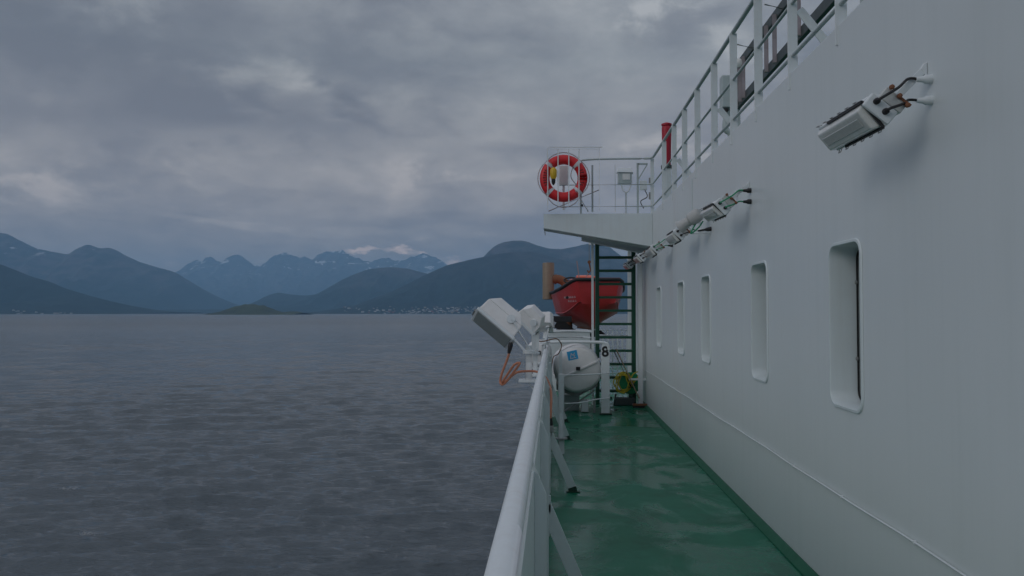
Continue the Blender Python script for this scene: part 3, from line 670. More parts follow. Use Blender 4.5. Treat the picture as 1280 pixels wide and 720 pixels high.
# ------------------------------------------------------------------ rescue boat area
def boat():
    cx=at(738,380,20.8).x; c=Vector((cx+.02,22.2,0)); yaw=math.radians(7)
    rt=thing('rescue_boat','red rescue boat with black fender stripe resting in its cradle beyond the ladder','rescue boat',(c.x,c.y,-.45))
    # local: s along from bow(0, toward camera) to stern(1)
    Lb=3.5; cs,sn=math.cos(yaw),math.sin(yaw)
    def W(s,x,z):  # s*Lb from bow
        y=(s-.42)*Lb; return Vector((c.x+x*cs-y*sn*-1*1.0*sn*0 + (-y*sn), c.y+x*sn+y*cs, z))
    def sec(s):
        hb=.56+.38*min(1,(max(s,0)/.40))**.6
        hb*=1-.12*max(0,s-.7)/.3
        sheer=.62+.28*max(0,1-s/.55)**2
        keel=-.44+.62*max(0,1-s/.22)**2.0
        chine=-.02+.30*max(0,1-s/.4)**1.8
        return hb,sheer,keel,chine
    N=26; hull=MB(); V=[]
    for i in range(N):
        s=i/(N-1); hb,sh_,k,ch=sec(s)
        row=[(-hb,sh_),(-hb*.98,sh_-.12),(-hb*.90,(sh_+ch)/2),(-hb*.80,ch),(-hb*.74,ch-.05),(-hb*.36,(ch+k)/2-.02),(0,k),(hb*.36,(ch+k)/2-.02),(hb*.74,ch-.05),(hb*.80,ch),(hb*.90,(sh_+ch)/2),(hb*.98,sh_-.12),(hb,sh_)]
        V.append([W(s,x,z) for x,z in row])
    n=13; vs=[p for r_ in V for p in r_]; fs=[]
    for i in range(N-1):
        for j in range(n-1): fs.append((i*n+j,i*n+j+1,(i+1)*n+j+1,(i+1)*n+j))
    hull.add(vs,fs,True); hull.f.append(tuple(range(n))); hull.sm.append(False); hull.f.append(tuple((N-1)*n+j for j in range(n))); hull.sm.append(False)
    hull.build('hull',M['red'],rt)
    # inner deck
    m=MB(); 
    for i in range(N-1):
        s0,s1=i/(N-1),(i+1)/(N-1); a=sec(s0); d=sec(s1)
        m.add([W(s0,-a[0]*.97,a[1]-.04),W(s0,a[0]*.97,a[1]-.04),W(s1,d[0]*.97,d[1]-.04),W(s1,-d[0]*.97,d[1]-.04)],[(0,1,2,3)])
    m.build('inner_deck',M['orange'],rt)
    m=MB(); path=[W(i/(N-1),-sec(i/(N-1))[0],sec(i/(N-1))[1]-.05) for i in range(N-1,-1,-1)]+[W(-.008,x,sec(0)[1]-.05) for x in (-.5,-.25,0,.25,.5)]+[W(i/(N-1),sec(i/(N-1))[0],sec(i/(N-1))[1]-.05) for i in range(N)]
    m.tube(path,.045,10); m.build('fender',M['black'],rt)
    # moulded orange bow cover
    m=MB(); m.hexa([W(.05,-.40,.80),W(.05,.15,.80),W(.35,.25,.66),W(.35,-.7,.66)],[W(.07,-.38,.90),W(.07,.05,.96),W(.3,.12,.92),W(.3,-.6,.90)]); m.build('bow_cover',M['orange'],rt,.03)
    m=MB(); m.hexa([W(.42,-.35,.58),W(.42,.25,.58),W(.55,.25,.58),W(.55,-.35,.58)],[W(.44,-.30,1.0),W(.44,.2,1.0),W(.52,.2,1.05),W(.52,-.3,1.05)]); m.build('console',M['orange'],rt,.03)
    wc=at(714,350.5,21.4)
    m=MB(); m.tube([wc+Vector((.19*math.cos(t),.05*math.sin(t),.075*math.sin(t))) for t in [2*PI*k/24 for k in range(24)]],.022,8,closed=True); m.tube([wc-Vector((.19,0,0)),wc+Vector((.19,0,0))],.012,6); m.tube([wc,wc+Vector((.02,.25,-.3))],.03,8); m.build('steering_wheel',M['black'],rt)
    for a_,b_,r_ in (((721,326),(724.5,352),.016),((735.5,342),(729,352),.02)):
        m=MB(); m.tube([at(*a_,21.5),at(*b_,21.5)],r_,8); m.build('pole',M['pinkish'],rt)
    # rubbing strakes and lettering
    m=MB(); m.tube([W(i/(N-1),-sec(i/(N-1))[0]*.80,sec(i/(N-1))[3]) for i in range(N)],.02,8); m.tube([W(i/(N-1),sec(i/(N-1))[0]*.80,sec(i/(N-1))[3]) for i in range(N)],.02,8); m.build('strake',M['red'],rt)
    m=MB(); m.tube([W(i/(N-1),0,sec(i/(N-1))[2]-.01) for i in range(1,N)],.025,8); m.build('keel_strip',M['rust'],rt)
    for sg in (-1,1):
        m=MB()
        for row,(z0,n0) in enumerate(((.40,7),(.30,5))):
            for k in range(n0):
                s=.05+.030*k; hb,sh_,_,ch=sec(s); f=( (sh_-.12)-z0)/((sh_-.12)-(sh_+ch)/2) ; x=sg*(hb*.98-(hb*.08)*f+.012)
                p0=W(s,x,z0-.028); p1=W(s,x,z0+.028); m.bar(p0,p1,.03,.008); 
                if k%2: m.bar(W(s,x,z0),W(s+.018,x+.004*sg,z0),.012,.008)
        m.build('lettering',M['text_w'],rt)
    m=MB(); m.lathe(at(709,372,20.4),(0,-1,0),[(0,.04),(.02,.04)],10); m.build('cleat',M['black'],rt,.003)
    return rt
boat()
bx=at(738,390,21).x
cr=thing('boat_cradle','dark steel cradle under the red rescue boat','cradle',(bx,22,DECK))
for y in (22.4,23.8):
    b=MB(); b.prism([(bx-.95,y,-.42),(bx-.80,y,-.15),(bx-.70,y,-.20),(bx-.35,y,-.50),(bx,y,-.60),(bx+.35,y,-.50),(bx+.5,y,-.62),(bx,y,-.72),(bx-.6,y,-.60)],(0,.1,0)); b.build('saddle',M['black'],cr)
    for sx in (-.85,.1):
        b=MB(); b.box((bx+sx,y+.05,(DECK-.5)/2),(.08,.08,-.5-DECK)); b.build('leg',M['steel'],cr)
b=MB(); b.box((at(703,398,20.6).x,21.2,at(703,399,20.9).z),(.5,.35,.16)); b.build('stop_block',M['black'],cr,.01)
# davit with hanging hook
dx=at(787,330,19).x
dv=thing('boat_davit','white davit post with a hanging hook and rusty shackle over the rescue boat','davit',(dx,19,DECK))
b=MB(); b.box((dx,19,(DECK+1.55)/2),(.09,.12,1.55-DECK)); b.build('post',M['white2'],dv,.005)
hk=at(736.5,333,18.6)
b=MB(); b.bar((dx,19,1.62),(hk.x,18.6,1.60),.07,.07); b.build('arm',M['white2'],dv,.004)
b=MB(); b.tube([(hk.x,18.6,1.6),(hk.x,18.6,hk.z+.12)],.008,6); b.build('fall_wire',M['steel'],dv)
b=MB(); b.lathe(hk+Vector((0,-.03,.10)),(0,1,0),[(0,.04),(.06,.04)],12); b.tube(bez([hk+Vector((0,0,.08)),hk+Vector((.02,0,-.02)),hk+Vector((.03,0,-.09)),hk+Vector((-.01,0,-.14)),hk+Vector((-.04,0,-.09))]),.018,8); b.build('hook',M['rust'],dv)
# vent pipe with elbow
vc=at(685.5,350,23.8)
vp=thing('exhaust_vent','tan upright vent cylinder with a brown elbow duct beyond the rescue boat','vent',(vc.x+.5,23.8,DECK))
b=MB(); za,zb=at(686,374.5,23.8).z,at(686,328.5,23.8).z; b.lathe((vc.x,23.8,za),(0,0,1),[(0,.155),(.01,.175),(zb-za-.03,.175),(zb-za,.165)],28); b.build('cylinder',M['tan'],vp)
b=MB(); b.tube(bez([(vc.x+.12,23.8,vc.z+.02),(vc.x+.30,23.75,vc.z+.02),(vc.x+.46,23.75,vc.z-.06),(vc.x+.56,23.75,vc.z-.25),(vc.x+.58,23.75,vc.z-.6),(vc.x+.58,23.75,DECK)],6),.13,18); b.build('elbow_duct',M['rust'],vp)
b=MB(); b.lathe((vc.x+.20,23.78,vc.z+.02),(1,0,-.05),[(0,.15),(.04,.15)],20); b.build('flange',M['rust'],vp)
# far railing
fr=thing('stern_railing','white pipe railing with close uprights across the deck beyond the rescue boat','railing',(1.4,26,DECK))
for z,r in ((-.57,.024),(-.80,.016),(-1.1,.016),(-1.4,.016)):
    b=MB(); b.tube([(-.08,26,z),(4.4,26,z)],r,10); b.build('rail',M['white2'],fr)
for k in range(30):
    x=-.08+.152*k; b=MB(); b.box((x,26,(DECK-.58)/2),(.03,.012,-.58-DECK)) ; b.build('upright',M['white2'],fr)
# inner fence behind ladder
nf=thing('deck_fence','low white fence with narrow uprights seen between the lower ladder treads','fence',(1.4,18.2,DECK))
for z in (-.52,-1.15):
    b=MB(); b.tube([(.95,18.2,z),(1.95,18.2,z)],.025,10); b.build('rail',M['white2'],nf)
for k in range(9):
    x=1.0+.11*k; b=MB(); b.box((x,18.2,(DECK-.54)/2),(.035,.012,-.54-DECK)); b.build('upright',M['white2'],nf)
wl=thing('deck_locker','long low white locker under the rescue boat beyond the liferaft','locker',(.35,17.5,DECK))
b=MB(); b.box((.33,17.5,(DECK-.42)/2),(.9,.5,-.42-DECK)); b.build('body',M['white2'],wl,.01)
b=MB(); b.box((.33,17.5,-.40),(.96,.56,.03)); b.build('lid',M['white2'],wl,.006)
b=MB(); b.tube([(-.1,17.0,-.42),(.82,17.0,-.42)],.02,10); b.tube([(-.1,17.0,-.53),(.82,17.0,-.53)],.014,10); b.build('grab_rail',M['white2'],wl)

# ------------------------------------------------------------------ sea
def sea():
    rng=np.random.default_rng(5)
    na,nr=760,820
    # azimuth in degrees from +Y toward -X; fine in front, coarse elsewhere
    fine=np.linspace(-8,44,na); coarse=np.concatenate([np.linspace(46,350,60)])
    az=np.radians(np.concatenate([fine,coarse]))
    r=np.concatenate([[4,10,18],26*np.exp(np.linspace(0,math.log(900/26),nr)),np.exp(np.linspace(math.log(960),math.log(30000),60))])
    A,R=np.meshgrid(az,r); X=-np.sin(A)*R; Y=np.cos(A)*R; Z=np.zeros_like(X)
    dr=np.maximum(R*math.log(900/26)/nr,R*math.radians(52)/na)
    wind=math.radians(-78)     # waves run mostly toward the ship side
    gust=0
    for k in range(5):
        a=rng.uniform(0,2*PI); kk=2*PI/rng.uniform(60,220); gust=gust+np.sin((X*math.cos(a)+Y*math.sin(a)*.6)*kk+rng.uniform(0,6))
    gust=1+.16*gust
    DX=np.zeros_like(X); DY=np.zeros_like(X)
    comps=130
    for k in range(comps):
        lam=.65*(9/.65)**(k/(comps-1))*rng.uniform(.9,1.1)
        th=wind+rng.normal(0,.40 if lam<1.6 else .24)
        amp=.0060*lam**.9*(1 if lam<2.4 else (2.4/lam)**1.1)*rng.uniform(.5,1.4)
        kx,ky=math.cos(th)*2*PI/lam,math.sin(th)*2*PI/lam
        w=np.clip((lam/dr-2.2)/2.5,0,1); ph=kx*X+ky*Y+rng.uniform(0,2*PI)
        a=amp*w*gust; Z+=a*np.sin(ph); q=1.15
        DX+=math.cos(th)*a*q*np.cos(ph); DY+=math.sin(th)*a*q*np.cos(ph)
    Z[R>1500]=0
    X=X+DX*1.0; Y=Y+DY*1.0
    # flat under the hull
    m=len(r); n=len(az)
    co=np.stack([X,Y,Z],-1).reshape(-1,3)
    co=np.concatenate([co,[[0,0,0]]]); c0=len(co)-1
    idx=np.arange(m*n).reshape(m,n)
    a=idx[:-1,:]; b=np.roll(idx,-1,axis=1)[:-1,:]; c=np.roll(idx,-1,axis=1)[1:,:]; d=idx[1:,:]
    quads=np.stack([a,b,c,d],-1).reshape(-1,4)
    tris=np.stack([np.full(n,c0),np.roll(idx[0],-1),idx[0]],-1)
    me=bpy.data.meshes.new('sea'); me.vertices.add(len(co)); me.vertices.foreach_set('co',co.ravel())
    nl=quads.size+tris.size; me.loops.add(nl); me.loops.foreach_set('vertex_index',np.concatenate([quads.ravel(),tris.ravel()]))
    me.polygons.add(len(quads)+len(tris)); st=np.concatenate([np.arange(len(quads))*4,quads.size+np.arange(len(tris))*3]); me.polygons.foreach_set('loop_start',st)
    me.polygons.foreach_set('use_smooth',np.ones(len(st),bool)); me.update(calc_edges=True); me.validate()
    o=bpy.data.objects.new('sea',me); COL.objects.link(o); o.location=(0,0,SEA); struct(o)
    m_,nt,b=base('sea_water')
    b.inputs['Base Color'].default_value=(.084,.106,.120,1); b.inputs['IOR'].default_value=1.33
    pos=coords(nt,kind='World')
    dist=nd(nt,'ShaderNodeVectorMath',operation='LENGTH'); nt.links.new(pos,dist.inputs[0])
    dd=dist.outputs['Value']
    rot=nd(nt,'ShaderNodeMapping'); rot.inputs['Rotation'].default_value=(0,0,math.radians(10)); rot.inputs['Scale'].default_value=(.55,1.5,1); rot.inputs['Scale'].default_value=(.42,1.6,1); nt.links.new(pos,rot.inputs[0]); p2=rot.outputs[0]
    n1=noise_n(nt,p2,1.9,6,.65,.3); n2=noise_n(nt,p2,.35,5,.6,.3); n3=noise_n(nt,p2,.07,4,.6,.2)
    rg=lambda n_: math_n(nt,'SUBTRACT',1.0,math_n(nt,'ABSOLUTE',math_n(nt,'SUBTRACT',math_n(nt,'MULTIPLY',n_,4.0),2.0)))
    n1=math_n(nt,'ADD',math_n(nt,'MULTIPLY',rg(noise_n(nt,p2,.9,4,.5,.4)),.5),n1)
    n2=math_n(nt,'ADD',math_n(nt,'MULTIPLY',rg(noise_n(nt,p2,.28,3,.5,.4)),.35),n2)
    near=math_n(nt,'SUBTRACT',1.0,math_n(nt,'MULTIPLY',math_n(nt,'SUBTRACT',dd,60.0),1/260.,clamp=True))
    mid=math_n(nt,'MULTIPLY',math_n(nt,'SUBTRACT',dd,70.0),1/260.,clamp=True)
    h=math_n(nt,'ADD',math_n(nt,'MULTIPLY',math_n(nt,'MULTIPLY',n1,near),.22),math_n(nt,'ADD',math_n(nt,'MULTIPLY',math_n(nt,'MULTIPLY',n2,mid),.60),math_n(nt,'MULTIPLY',math_n(nt,'MULTIPLY',n3,mid),1.3)))
    bn=nd(nt,'ShaderNodeBump'); bn.inputs['Strength'].default_value=.8; bn.inputs['Distance'].default_value=1.0
    nt.links.new(h,bn.inputs['Height']); nt.links.new(bn.outputs[0],b.inputs['Normal'])
    rr=math_n(nt,'ADD',.05,math_n(nt,'MULTIPLY',math_n(nt,'MULTIPLY',dd,1/900.,clamp=True),.22)); nt.links.new(rr,b.inputs['Roughness'])
    me.materials.append(m_)
    return o
sea()
def foam(px,py,w,d,seed):
    rnd=random.Random(seed); dv_=ray(px,py); p=dv_*((SEA+.18)/dv_.z); m=MB()
    for k in range(46):
        x=rnd.gauss(0,w*.4); y=rnd.gauss(0,d*.3)+.12*abs(x); r_=rnd.uniform(.012,.035)
        c=p+Vector((x,y,rnd.uniform(-.02,.10))); n=6; a0=rnd.uniform(0,6)
        ring=[c+Vector((math.cos(a0+2*PI*i/n)*r_*rnd.uniform(.9,2.0),math.sin(a0+2*PI*i/n)*r_*rnd.uniform(.5,1),-.03)) for i in range(n)]
        m.add(ring+[c+Vector((0,0,.03))],[(i,(i+1)%n,n) for i in range(n)],True)
    return m
M['foam']=paint('foam',(.30,.32,.34),.6,.2,None,.2,20)
fm=MB()
for a in ((85,611,.7,.5,1),(108,668,.5,.4,2)):
    q=foam(*a); fm.add(q.v,q.f,True)
tag(fm.build('foam',M['foam']),'small white breaking crests on the dark water','foam',None,'stuff')

# ------------------------------------------------------------------ mountains
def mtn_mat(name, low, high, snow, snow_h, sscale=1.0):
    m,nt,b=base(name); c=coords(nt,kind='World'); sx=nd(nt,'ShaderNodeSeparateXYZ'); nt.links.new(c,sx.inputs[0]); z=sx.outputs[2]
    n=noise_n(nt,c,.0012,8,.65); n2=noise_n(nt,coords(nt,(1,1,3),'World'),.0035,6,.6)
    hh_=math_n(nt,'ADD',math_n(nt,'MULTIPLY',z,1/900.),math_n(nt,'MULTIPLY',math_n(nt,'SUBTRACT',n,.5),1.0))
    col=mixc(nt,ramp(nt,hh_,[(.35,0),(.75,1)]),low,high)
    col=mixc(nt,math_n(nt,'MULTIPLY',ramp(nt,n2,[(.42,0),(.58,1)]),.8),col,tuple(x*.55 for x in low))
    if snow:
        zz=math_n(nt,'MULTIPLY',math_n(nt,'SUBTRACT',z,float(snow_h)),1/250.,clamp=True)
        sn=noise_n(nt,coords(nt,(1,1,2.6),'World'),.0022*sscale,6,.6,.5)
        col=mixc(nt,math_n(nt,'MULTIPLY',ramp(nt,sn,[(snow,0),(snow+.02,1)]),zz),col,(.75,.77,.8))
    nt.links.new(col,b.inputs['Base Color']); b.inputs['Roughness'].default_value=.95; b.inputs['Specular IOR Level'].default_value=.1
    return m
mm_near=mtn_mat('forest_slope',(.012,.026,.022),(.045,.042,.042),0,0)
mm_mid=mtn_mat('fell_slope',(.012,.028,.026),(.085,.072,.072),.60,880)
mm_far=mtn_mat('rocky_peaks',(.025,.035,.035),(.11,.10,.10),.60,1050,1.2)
def ridge(name, prof, D, Wf, mat, seed, spur=.35, rows=44, jag=0.0, res=2.2, Wb=None, pw=1.15):
    xs=[p[0] for p in prof]; us=np.arange(xs[0],xs[-1],res); hs=np.interp(us,xs,[p[1] for p in prof])
    # soften the polyline a little
    k=np.array([0,1,0.]) if res<1.2 else np.array([1,4,1.]) if res<2 else np.array([1,2,3,2,1.]); k/=k.sum(); hs=np.convolve(np.pad(hs,len(k)//2,'edge'),k,'valid')
    vs=[]; Wb=Wb or Wf*.8; sd=seed*137.7; nb=12
    X=[];H=[]
    for u,h in zip(us,hs):
        p=at(u,h,D*math.cos(0)); X.append(p.x); H.append(max(0,p.z-SEA))
    nz=lambda x,y,s,o=5: noise.fractal(Vector((x/s+sd,y/s-sd,sd*.3)),1.0,2.1,o)
    tot=rows+nb
    for j in range(tot+1):
        if j<=rows: t=1-j/rows; front=True      # t=1 at the shore, 0 at the crest
        else: t=(j-rows)/nb; front=False
        for i,x in enumerate(X):
            h=H[i]; sc=D*.045
            if front: y=D-t*Wf*(1+.25*nz(x,D*.3,sc*2.2,3)); 
            else: y=D+t*Wb
            env=t*(1-t)*4
            rid=abs(noise.noise(Vector((x/sc*1.3+sd,y/sc*.45,sd))))  # spurs run down-slope
            rid2=abs(noise.noise(Vector((x/sc*3.7+sd,y/sc*1.6,sd+9))))
            z=h*((1-t)**pw)
            if front:
                z+=-h*spur*env*(rid*1.5+.5*rid2*.8)*(.55+.5*(1-t)) + h*.05*env*nz(x,y,sc*.35,5)
                z+= (jag+.004)*h*noise.noise(Vector((x/(sc*.12),y/(sc*.12),sd)))*min(1,(1-t)*3)
            if t>=.999: z=-30
            vs.append((x,y,SEA+max(z,-30)))
    n=len(X); fs=[(j*n+i,j*n+i+1,(j+1)*n+i+1,(j+1)*n+i) for j in range(tot) for i in range(n-1)]
    me=bpy.data.meshes.new(name); me.from_pydata(vs,[],fs); me.polygons.foreach_set('use_smooth',[True]*len(fs)); me.materials.append(mat); me.update()
    o=bpy.data.objects.new(name,me); COL.objects.link(o); struct(o); return o
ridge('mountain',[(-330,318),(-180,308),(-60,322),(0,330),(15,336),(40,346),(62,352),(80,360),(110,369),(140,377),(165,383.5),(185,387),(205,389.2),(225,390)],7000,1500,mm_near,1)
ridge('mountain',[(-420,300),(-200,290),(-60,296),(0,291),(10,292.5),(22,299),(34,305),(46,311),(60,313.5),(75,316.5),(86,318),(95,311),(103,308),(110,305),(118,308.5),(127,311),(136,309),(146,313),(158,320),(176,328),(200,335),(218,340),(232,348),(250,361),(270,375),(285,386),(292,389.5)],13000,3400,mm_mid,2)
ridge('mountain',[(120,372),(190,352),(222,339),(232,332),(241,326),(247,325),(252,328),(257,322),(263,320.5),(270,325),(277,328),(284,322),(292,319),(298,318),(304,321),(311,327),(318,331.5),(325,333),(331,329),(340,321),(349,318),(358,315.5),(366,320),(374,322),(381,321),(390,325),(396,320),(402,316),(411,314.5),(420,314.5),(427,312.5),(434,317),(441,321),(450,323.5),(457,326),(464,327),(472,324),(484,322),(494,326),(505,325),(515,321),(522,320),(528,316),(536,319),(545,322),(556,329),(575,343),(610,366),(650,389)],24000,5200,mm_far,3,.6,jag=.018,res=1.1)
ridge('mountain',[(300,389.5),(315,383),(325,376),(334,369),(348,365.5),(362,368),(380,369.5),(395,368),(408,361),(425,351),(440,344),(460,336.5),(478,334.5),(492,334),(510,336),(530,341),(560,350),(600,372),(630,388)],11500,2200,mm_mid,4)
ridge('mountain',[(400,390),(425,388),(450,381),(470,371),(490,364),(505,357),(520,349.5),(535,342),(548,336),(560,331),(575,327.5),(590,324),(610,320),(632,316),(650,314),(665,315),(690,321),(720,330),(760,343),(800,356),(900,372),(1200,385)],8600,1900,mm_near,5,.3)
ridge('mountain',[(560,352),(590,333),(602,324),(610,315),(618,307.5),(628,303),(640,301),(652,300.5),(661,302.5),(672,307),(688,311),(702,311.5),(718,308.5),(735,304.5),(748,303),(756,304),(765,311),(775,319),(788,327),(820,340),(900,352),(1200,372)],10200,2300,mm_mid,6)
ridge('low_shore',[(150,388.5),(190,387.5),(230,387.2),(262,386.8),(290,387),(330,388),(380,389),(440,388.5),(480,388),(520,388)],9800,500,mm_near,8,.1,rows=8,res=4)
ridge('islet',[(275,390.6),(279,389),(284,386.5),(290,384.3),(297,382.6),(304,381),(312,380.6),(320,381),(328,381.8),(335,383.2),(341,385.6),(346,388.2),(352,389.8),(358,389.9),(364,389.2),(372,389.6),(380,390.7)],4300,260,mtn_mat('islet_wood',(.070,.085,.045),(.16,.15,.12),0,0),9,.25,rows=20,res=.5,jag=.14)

# ------------------------------------------------------------------ town on the far shore
hw=MB(); hw.prism([(-6,-4.5,0),(6,-4.5,0),(6,-4.5,5.2),(-6,-4.5,5.2)],(0,9,0))
hm={}
for nm,c in (('white',(.58,.58,.56)),('ochre',(.36,.29,.19)),('red',(.28,.08,.06))): hm[nm]=paint('house_'+nm,c,.8,.1,None,0,.2)
roofm=paint('house_roof',(.09,.085,.09),.8,.2,None,0,.2)
protos={}
for nm in hm:
    r0=bpy.data.objects.new(nm+'_house',None); COL.objects.link(r0); OFF[r0.name]=Vector((0,0,0))
    w=MB(); w.v=list(hw.v); w.f=list(hw.f); w.sm=list(hw.sm); w.build('wall',hm[nm],r0)
    rf=MB(); rf.prism([(-6.6,-5.1,5.1),(-6.6,5.1,5.1),(-6.6,0,8.4)],(13.2,0,0)); rf.build('roof',roofm,r0)
    protos[nm]=r0
used=set()
dg=bpy.context.evaluated_depsgraph_get(); dg.update()
def ground_z(x,y):
    hit,loc,_,_,_,ob=S.ray_cast(dg,Vector((x,y,3000)),Vector((0,0,-1)))
    return loc.z if hit else None
def place(nm,px,D,label,group,s,rz,zmax=90):
    d=ray(px,389); k=D/d.y; x=d.x*k; y=D; z=ground_z(x,y)
    if z is None or z<SEA+1.5 or z-SEA>zmax: return False
    pr_=protos[nm]
    if nm not in used: o=pr_; used.add(nm)
    else:
        o=copy_tree(pr_)
    o.location=(x,y,z-1); o.rotation_euler=(0,0,rz); o.scale=(s,s,s); tag(o,label,'house',group); return True
rnd=random.Random(11); cnt={'white':0,'ochre':0,'red':0}; tries=0
LAB={'white':'tiny pale house in the town along the far shore under the dark hill','ochre':'tiny ochre house in the town along the far shore under the dark hill','red':'tiny dark red house in the town along the far shore under the dark hill'}
while sum(cnt.values())<230 and tries<4000:
    tries+=1; px=rnd.gauss(560,62) if rnd.random()<.8 else rnd.uniform(430,690)
    if not 430<px<700: continue
    nm=rnd.choices(['white','ochre','red'],[.68,.2,.12])[0]
    if place(nm,px,rnd.uniform(6550,7350),LAB[nm],'houses of the far shore town',rnd.choice([.8,.9,1.0,1.2,1.8]),rnd.uniform(-.6,.6),62): cnt[nm]+=1
n=0; tries=0
while n<16 and tries<800:
    tries+=1; px=rnd.uniform(5,110)
    if place('white',px,rnd.uniform(5400,5900),'tiny pale farmhouse at the foot of the slope on the left shore','farmhouses on the left shore',rnd.choice([.8,1.1,1.4]),rnd.uniform(-.6,.6),60): n+=1
print('houses',cnt,n)
for nm in protos:
    if nm not in used:
        print('unused',nm)

# ------------------------------------------------------------------ haze
b=MB(); b.box((0,0,(SEA-1+2050)/2),(62000,62000,2050-(SEA-1)))
hz=b.build('haze',None or bpy.data.materials.new('haze_air'),None,origin=(0,0,0))
hm_=hz.data.materials[0]; hm_.use_nodes=True; nt=hm_.node_tree; nt.nodes.clear()
out=nt.nodes.new('ShaderNodeOutputMaterial'); pv=nt.nodes.new('ShaderNodeVolumePrincipled')
pv.inputs['Color'].default_value=(.38,.68,1.0,1); pv.inputs['Density'].default_value=6.4e-5; pv.inputs['Anisotropy'].default_value=0.0
nt.links.new(pv.outputs[0],out.inputs['Volume'])
tag(hz,'pale blue sea haze in front of the far mountains','haze',None,'stuff')
hz.visible_shadow=True

# ------------------------------------------------------------------ world and sun
SD=Vector((-.64,-.55,.36)).normalized()
el=math.asin(SD.z); azs=math.atan2(SD.x,SD.y)
wd=bpy.data.worlds.new('World'); S.world=wd; wd.use_nodes=True; nt=wd.node_tree; nt.nodes.clear()
out=nt.nodes.new('ShaderNodeOutputWorld'); bg=nt.nodes.new('ShaderNodeBackground'); bg.inputs['Strength'].default_value=.1
sky=nt.nodes.new('ShaderNodeTexSky'); sky.sky_type='NISHITA'; sky.sun_disc=False; sky.sun_elevation=el; sky.sun_rotation=azs
g=nt.nodes.new('ShaderNodeTexCoord').outputs['Generated']
sp=nt.nodes.new('ShaderNodeSeparateXYZ'); nt.links.new(g,sp.inputs[0]); dz=sp.outputs[2]
den=math_n(nt,'ADD',math_n(nt,'MAXIMUM',dz,0.0),.19)
cb=nt.nodes.new('ShaderNodeCombineXYZ'); nt.links.new(math_n(nt,'DIVIDE',sp.outputs[0],den),cb.inputs[0]); nt.links.new(math_n(nt,'DIVIDE',sp.outputs[1],den),cb.inputs[1])
def wn(scale,detail,rough,dist,sc=(1,1,1),off=(0,0,0)):
    mp=nt.nodes.new('ShaderNodeMapping'); mp.inputs['Scale'].default_value=sc; mp.inputs['Location'].default_value=off; nt.links.new(cb.outputs[0],mp.inputs[0])
    return noise_n(nt,mp.outputs[0],scale,detail,rough,dist)
c1_=wn(1.1,7,.50,.15,(1.0,.9,1),(3.1,1.7,0)); c2_=wn(2.6,8,.52,.25,(1,.9,1),(8.3,2.2,0)); c3_=wn(1.7,8,.55,.25,(1,.9,1),(21.2,5,3))
mpd=nt.nodes.new('ShaderNodeMapping'); mpd.inputs['Scale'].default_value=(1,1,3.5); nt.links.new(g,mpd.inputs[0])
mpe=nt.nodes.new('ShaderNodeMapping'); mpe.inputs['Scale'].default_value=(1,1,1.8); mpe.inputs['Location'].default_value=(4,2,7); nt.links.new(g,mpe.inputs[0])
c5_=noise_n(nt,mpe.outputs[0],9.5,9,.62,.2)
f=math_n(nt,'ADD',math_n(nt,'MULTIPLY',c1_,.32),math_n(nt,'ADD',math_n(nt,'MULTIPLY',c2_,.34),math_n(nt,'MULTIPLY',c5_,.34)))
f=math_n(nt,'ADD',math_n(nt,'MULTIPLY',math_n(nt,'SUBTRACT',f,.5),1.75),.5)
f=math_n(nt,'SUBTRACT',f,math_n(nt,'MULTIPLY',ramp(nt,c2_,[(.50,0),(.60,1)],'EASE'),.13))
f=math_n(nt,'ADD',f,math_n(nt,'MULTIPLY',math_n(nt,'MULTIPLY',ramp(nt,c3_,[(.54,0),(.66,1)],'EASE'),ramp(nt,c5_,[(.42,0),(.6,1)],'EASE')),.22))
f=math_n(nt,'ADD',f,.02)
def blob(px,py,wx,wz,amp):
    global f
    c=ray(px,py).normalized(); warp=math_n(nt,'MULTIPLY',math_n(nt,'SUBTRACT',c2_,.5),.18); warp2=math_n(nt,'MULTIPLY',math_n(nt,'SUBTRACT',c1_,.5),.12)
    ax_=math_n(nt,'DIVIDE',math_n(nt,'ADD',math_n(nt,'SUBTRACT',sp.outputs[0],c.x),warp),wx); az_=math_n(nt,'DIVIDE',math_n(nt,'ADD',math_n(nt,'SUBTRACT',sp.outputs[2],c.z),warp2),wz)
    e=math_n(nt,'EXPONENT',math_n(nt,'MULTIPLY',math_n(nt,'ADD',math_n(nt,'MULTIPLY',ax_,ax_),math_n(nt,'MULTIPLY',az_,az_)),-1.0))
    e=ramp(nt,math_n(nt,'ADD',e,math_n(nt,'MULTIPLY',math_n(nt,'SUBTRACT',c5_,.5),.9)),[(.15,0),(.75,1)],'EASE'); e=math_n(nt,'MULTIPLY',e,1.0)
    fr_=math_n(nt,'GREATER_THAN',sp.outputs[1],0.0)
    f=math_n(nt,'ADD',f,math_n(nt,'MULTIPLY',math_n(nt,'MULTIPLY',e,fr_),amp))
for a in ((110,115,.20,.045,-.13),(60,20,.18,.03,-.10),(300,150,.12,.022,-.10),(405,142,.05,.018,.11),(460,148,.035,.018,-.16),(500,145,.03,.015,.08),(20,180,.08,.02,.07),(170,200,.06,.02,-.05),(360,215,.20,.022,.09),(560,275,.16,.014,-.09),(645,175,.05,.012,-.12),(300,278,.08,.005,.12),(430,285,.05,.005,.08),(780,60,.25,.08,.04),(560,200,.08,.02,.05)): blob(*a)
col=ramp(nt,f,[(.22,(1.70,1.69,1.82)),(.38,(2.16,2.17,2.28)),(.50,(2.74,2.76,2.80)),(.62,(3.32,3.36,3.34)),(.78,(4.5,4.5,4.4))])
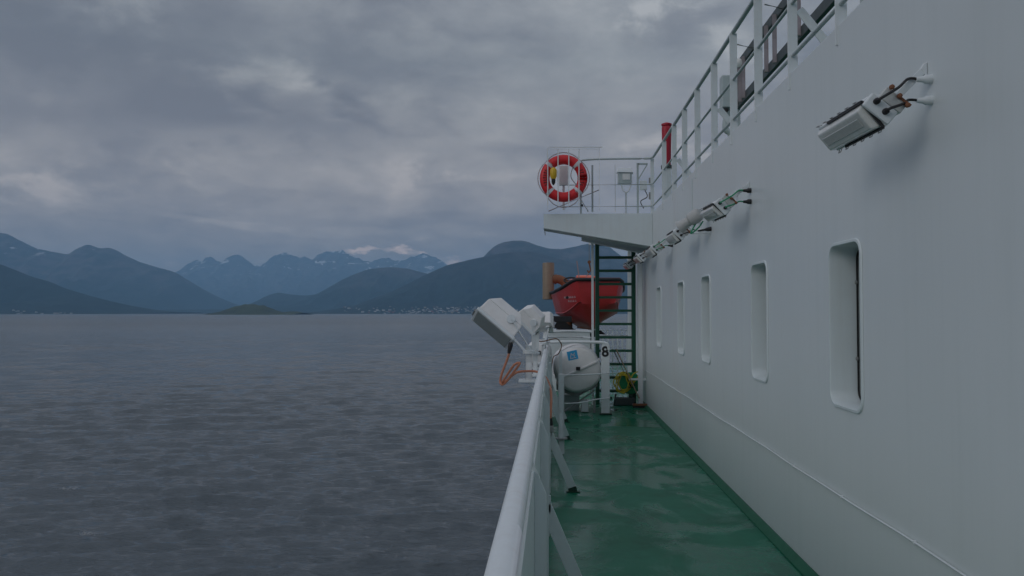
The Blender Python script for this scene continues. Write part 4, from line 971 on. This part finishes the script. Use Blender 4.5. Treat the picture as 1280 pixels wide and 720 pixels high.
# brighter overhead
zb_=math_n(nt,'ADD',1.0,math_n(nt,'MULTIPLY',math_n(nt,'SMOOTH_MIN',1.0,math_n(nt,'MULTIPLY',math_n(nt,'SUBTRACT',dz,.30),1.6,clamp=True),.1),.75))
vm=nt.nodes.new('ShaderNodeVectorMath'); vm.operation='SCALE'; nt.links.new(col,vm.inputs[0]); nt.links.new(zb_,vm.inputs['Scale'])
# warm gap low over the far peaks
wm=ramp(nt,dz,[(.0,(1.75,1.38,1.16)),(.10,(1.45,1.22,1.09)),(.30,(1.0,1.0,1.0))])
warm=mixc(nt,1.0,vm.outputs[0],wm,'MULTIPLY')
c5b=math_n(nt,'MULTIPLY',math_n(nt,'SUBTRACT',c5_,.5),.10)
gf_=0.0
for px,py,wx,wz in ((452,319,.018,.0045),(500,321,.016,.005),(560,325,.022,.005),(522,318,.010,.004),(214,333,.012,.006),(325,334,.010,.006)):
    c=ray(px,py).normalized()
    e1=math_n(nt,'DIVIDE',math_n(nt,'SUBTRACT',sp.outputs[0],c.x),wx); e2=math_n(nt,'DIVIDE',math_n(nt,'ADD',math_n(nt,'SUBTRACT',sp.outputs[2],c.z),math_n(nt,'MULTIPLY',c5b,.9)),wz)
    e=math_n(nt,'EXPONENT',math_n(nt,'MULTIPLY',math_n(nt,'ADD',math_n(nt,'MULTIPLY',e1,e1),math_n(nt,'MULTIPLY',e2,e2)),-1.0))
    gf_=math_n(nt,'ADD',gf_,math_n(nt,'MULTIPLY',math_n(nt,'MULTIPLY',e,math_n(nt,'GREATER_THAN',sp.outputs[1],0.0)),1.0 if px>400 else .32),clamp=True)
gf_=math_n(nt,'MULTIPLY',ramp(nt,gf_,[(.18,0),(.75,1)]),ramp(nt,noise_n(nt,mpd.outputs[0],45.0,5,.6,.3),[(.36,.25),(.6,1)]))
colb=mixc(nt,gf_,warm,(12.5,9.3,7.6))
skm=mixc(nt,1.0,colb,ramp(nt,dz,[(.30,(1,1,1)),(.7,(.97,1.0,1.12))]),'MULTIPLY')
sk2=nt.nodes.new('ShaderNodeVectorMath'); sk2.operation='SCALE'; sk2.inputs['Scale'].default_value=.06; nt.links.new(sky.outputs[0],sk2.inputs[0])
ad=nt.nodes.new('ShaderNodeVectorMath'); ad.operation='ADD'; nt.links.new(skm,ad.inputs[0]); nt.links.new(sk2.outputs[0],ad.inputs[1])
nt.links.new(ad.outputs[0],bg.inputs['Color']); nt.links.new(bg.outputs[0],out.inputs[0])
sl=bpy.data.lights.new('sun','SUN'); sl.energy=.6; sl.angle=math.radians(32); sl.color=(1,.97,.95)
so=bpy.data.objects.new('sun',sl); COL.objects.link(so); so.rotation_euler=SD.to_track_quat('Z','Y').to_euler(); so.location=(0,0,40)

S.view_settings.view_transform='Standard'; S.view_settings.look='None'; S.view_settings.exposure=0; S.view_settings.gamma=1
S.cycles.volume_bounces=1; S.cycles.use_denoising=True; S.cycles.max_bounces=8
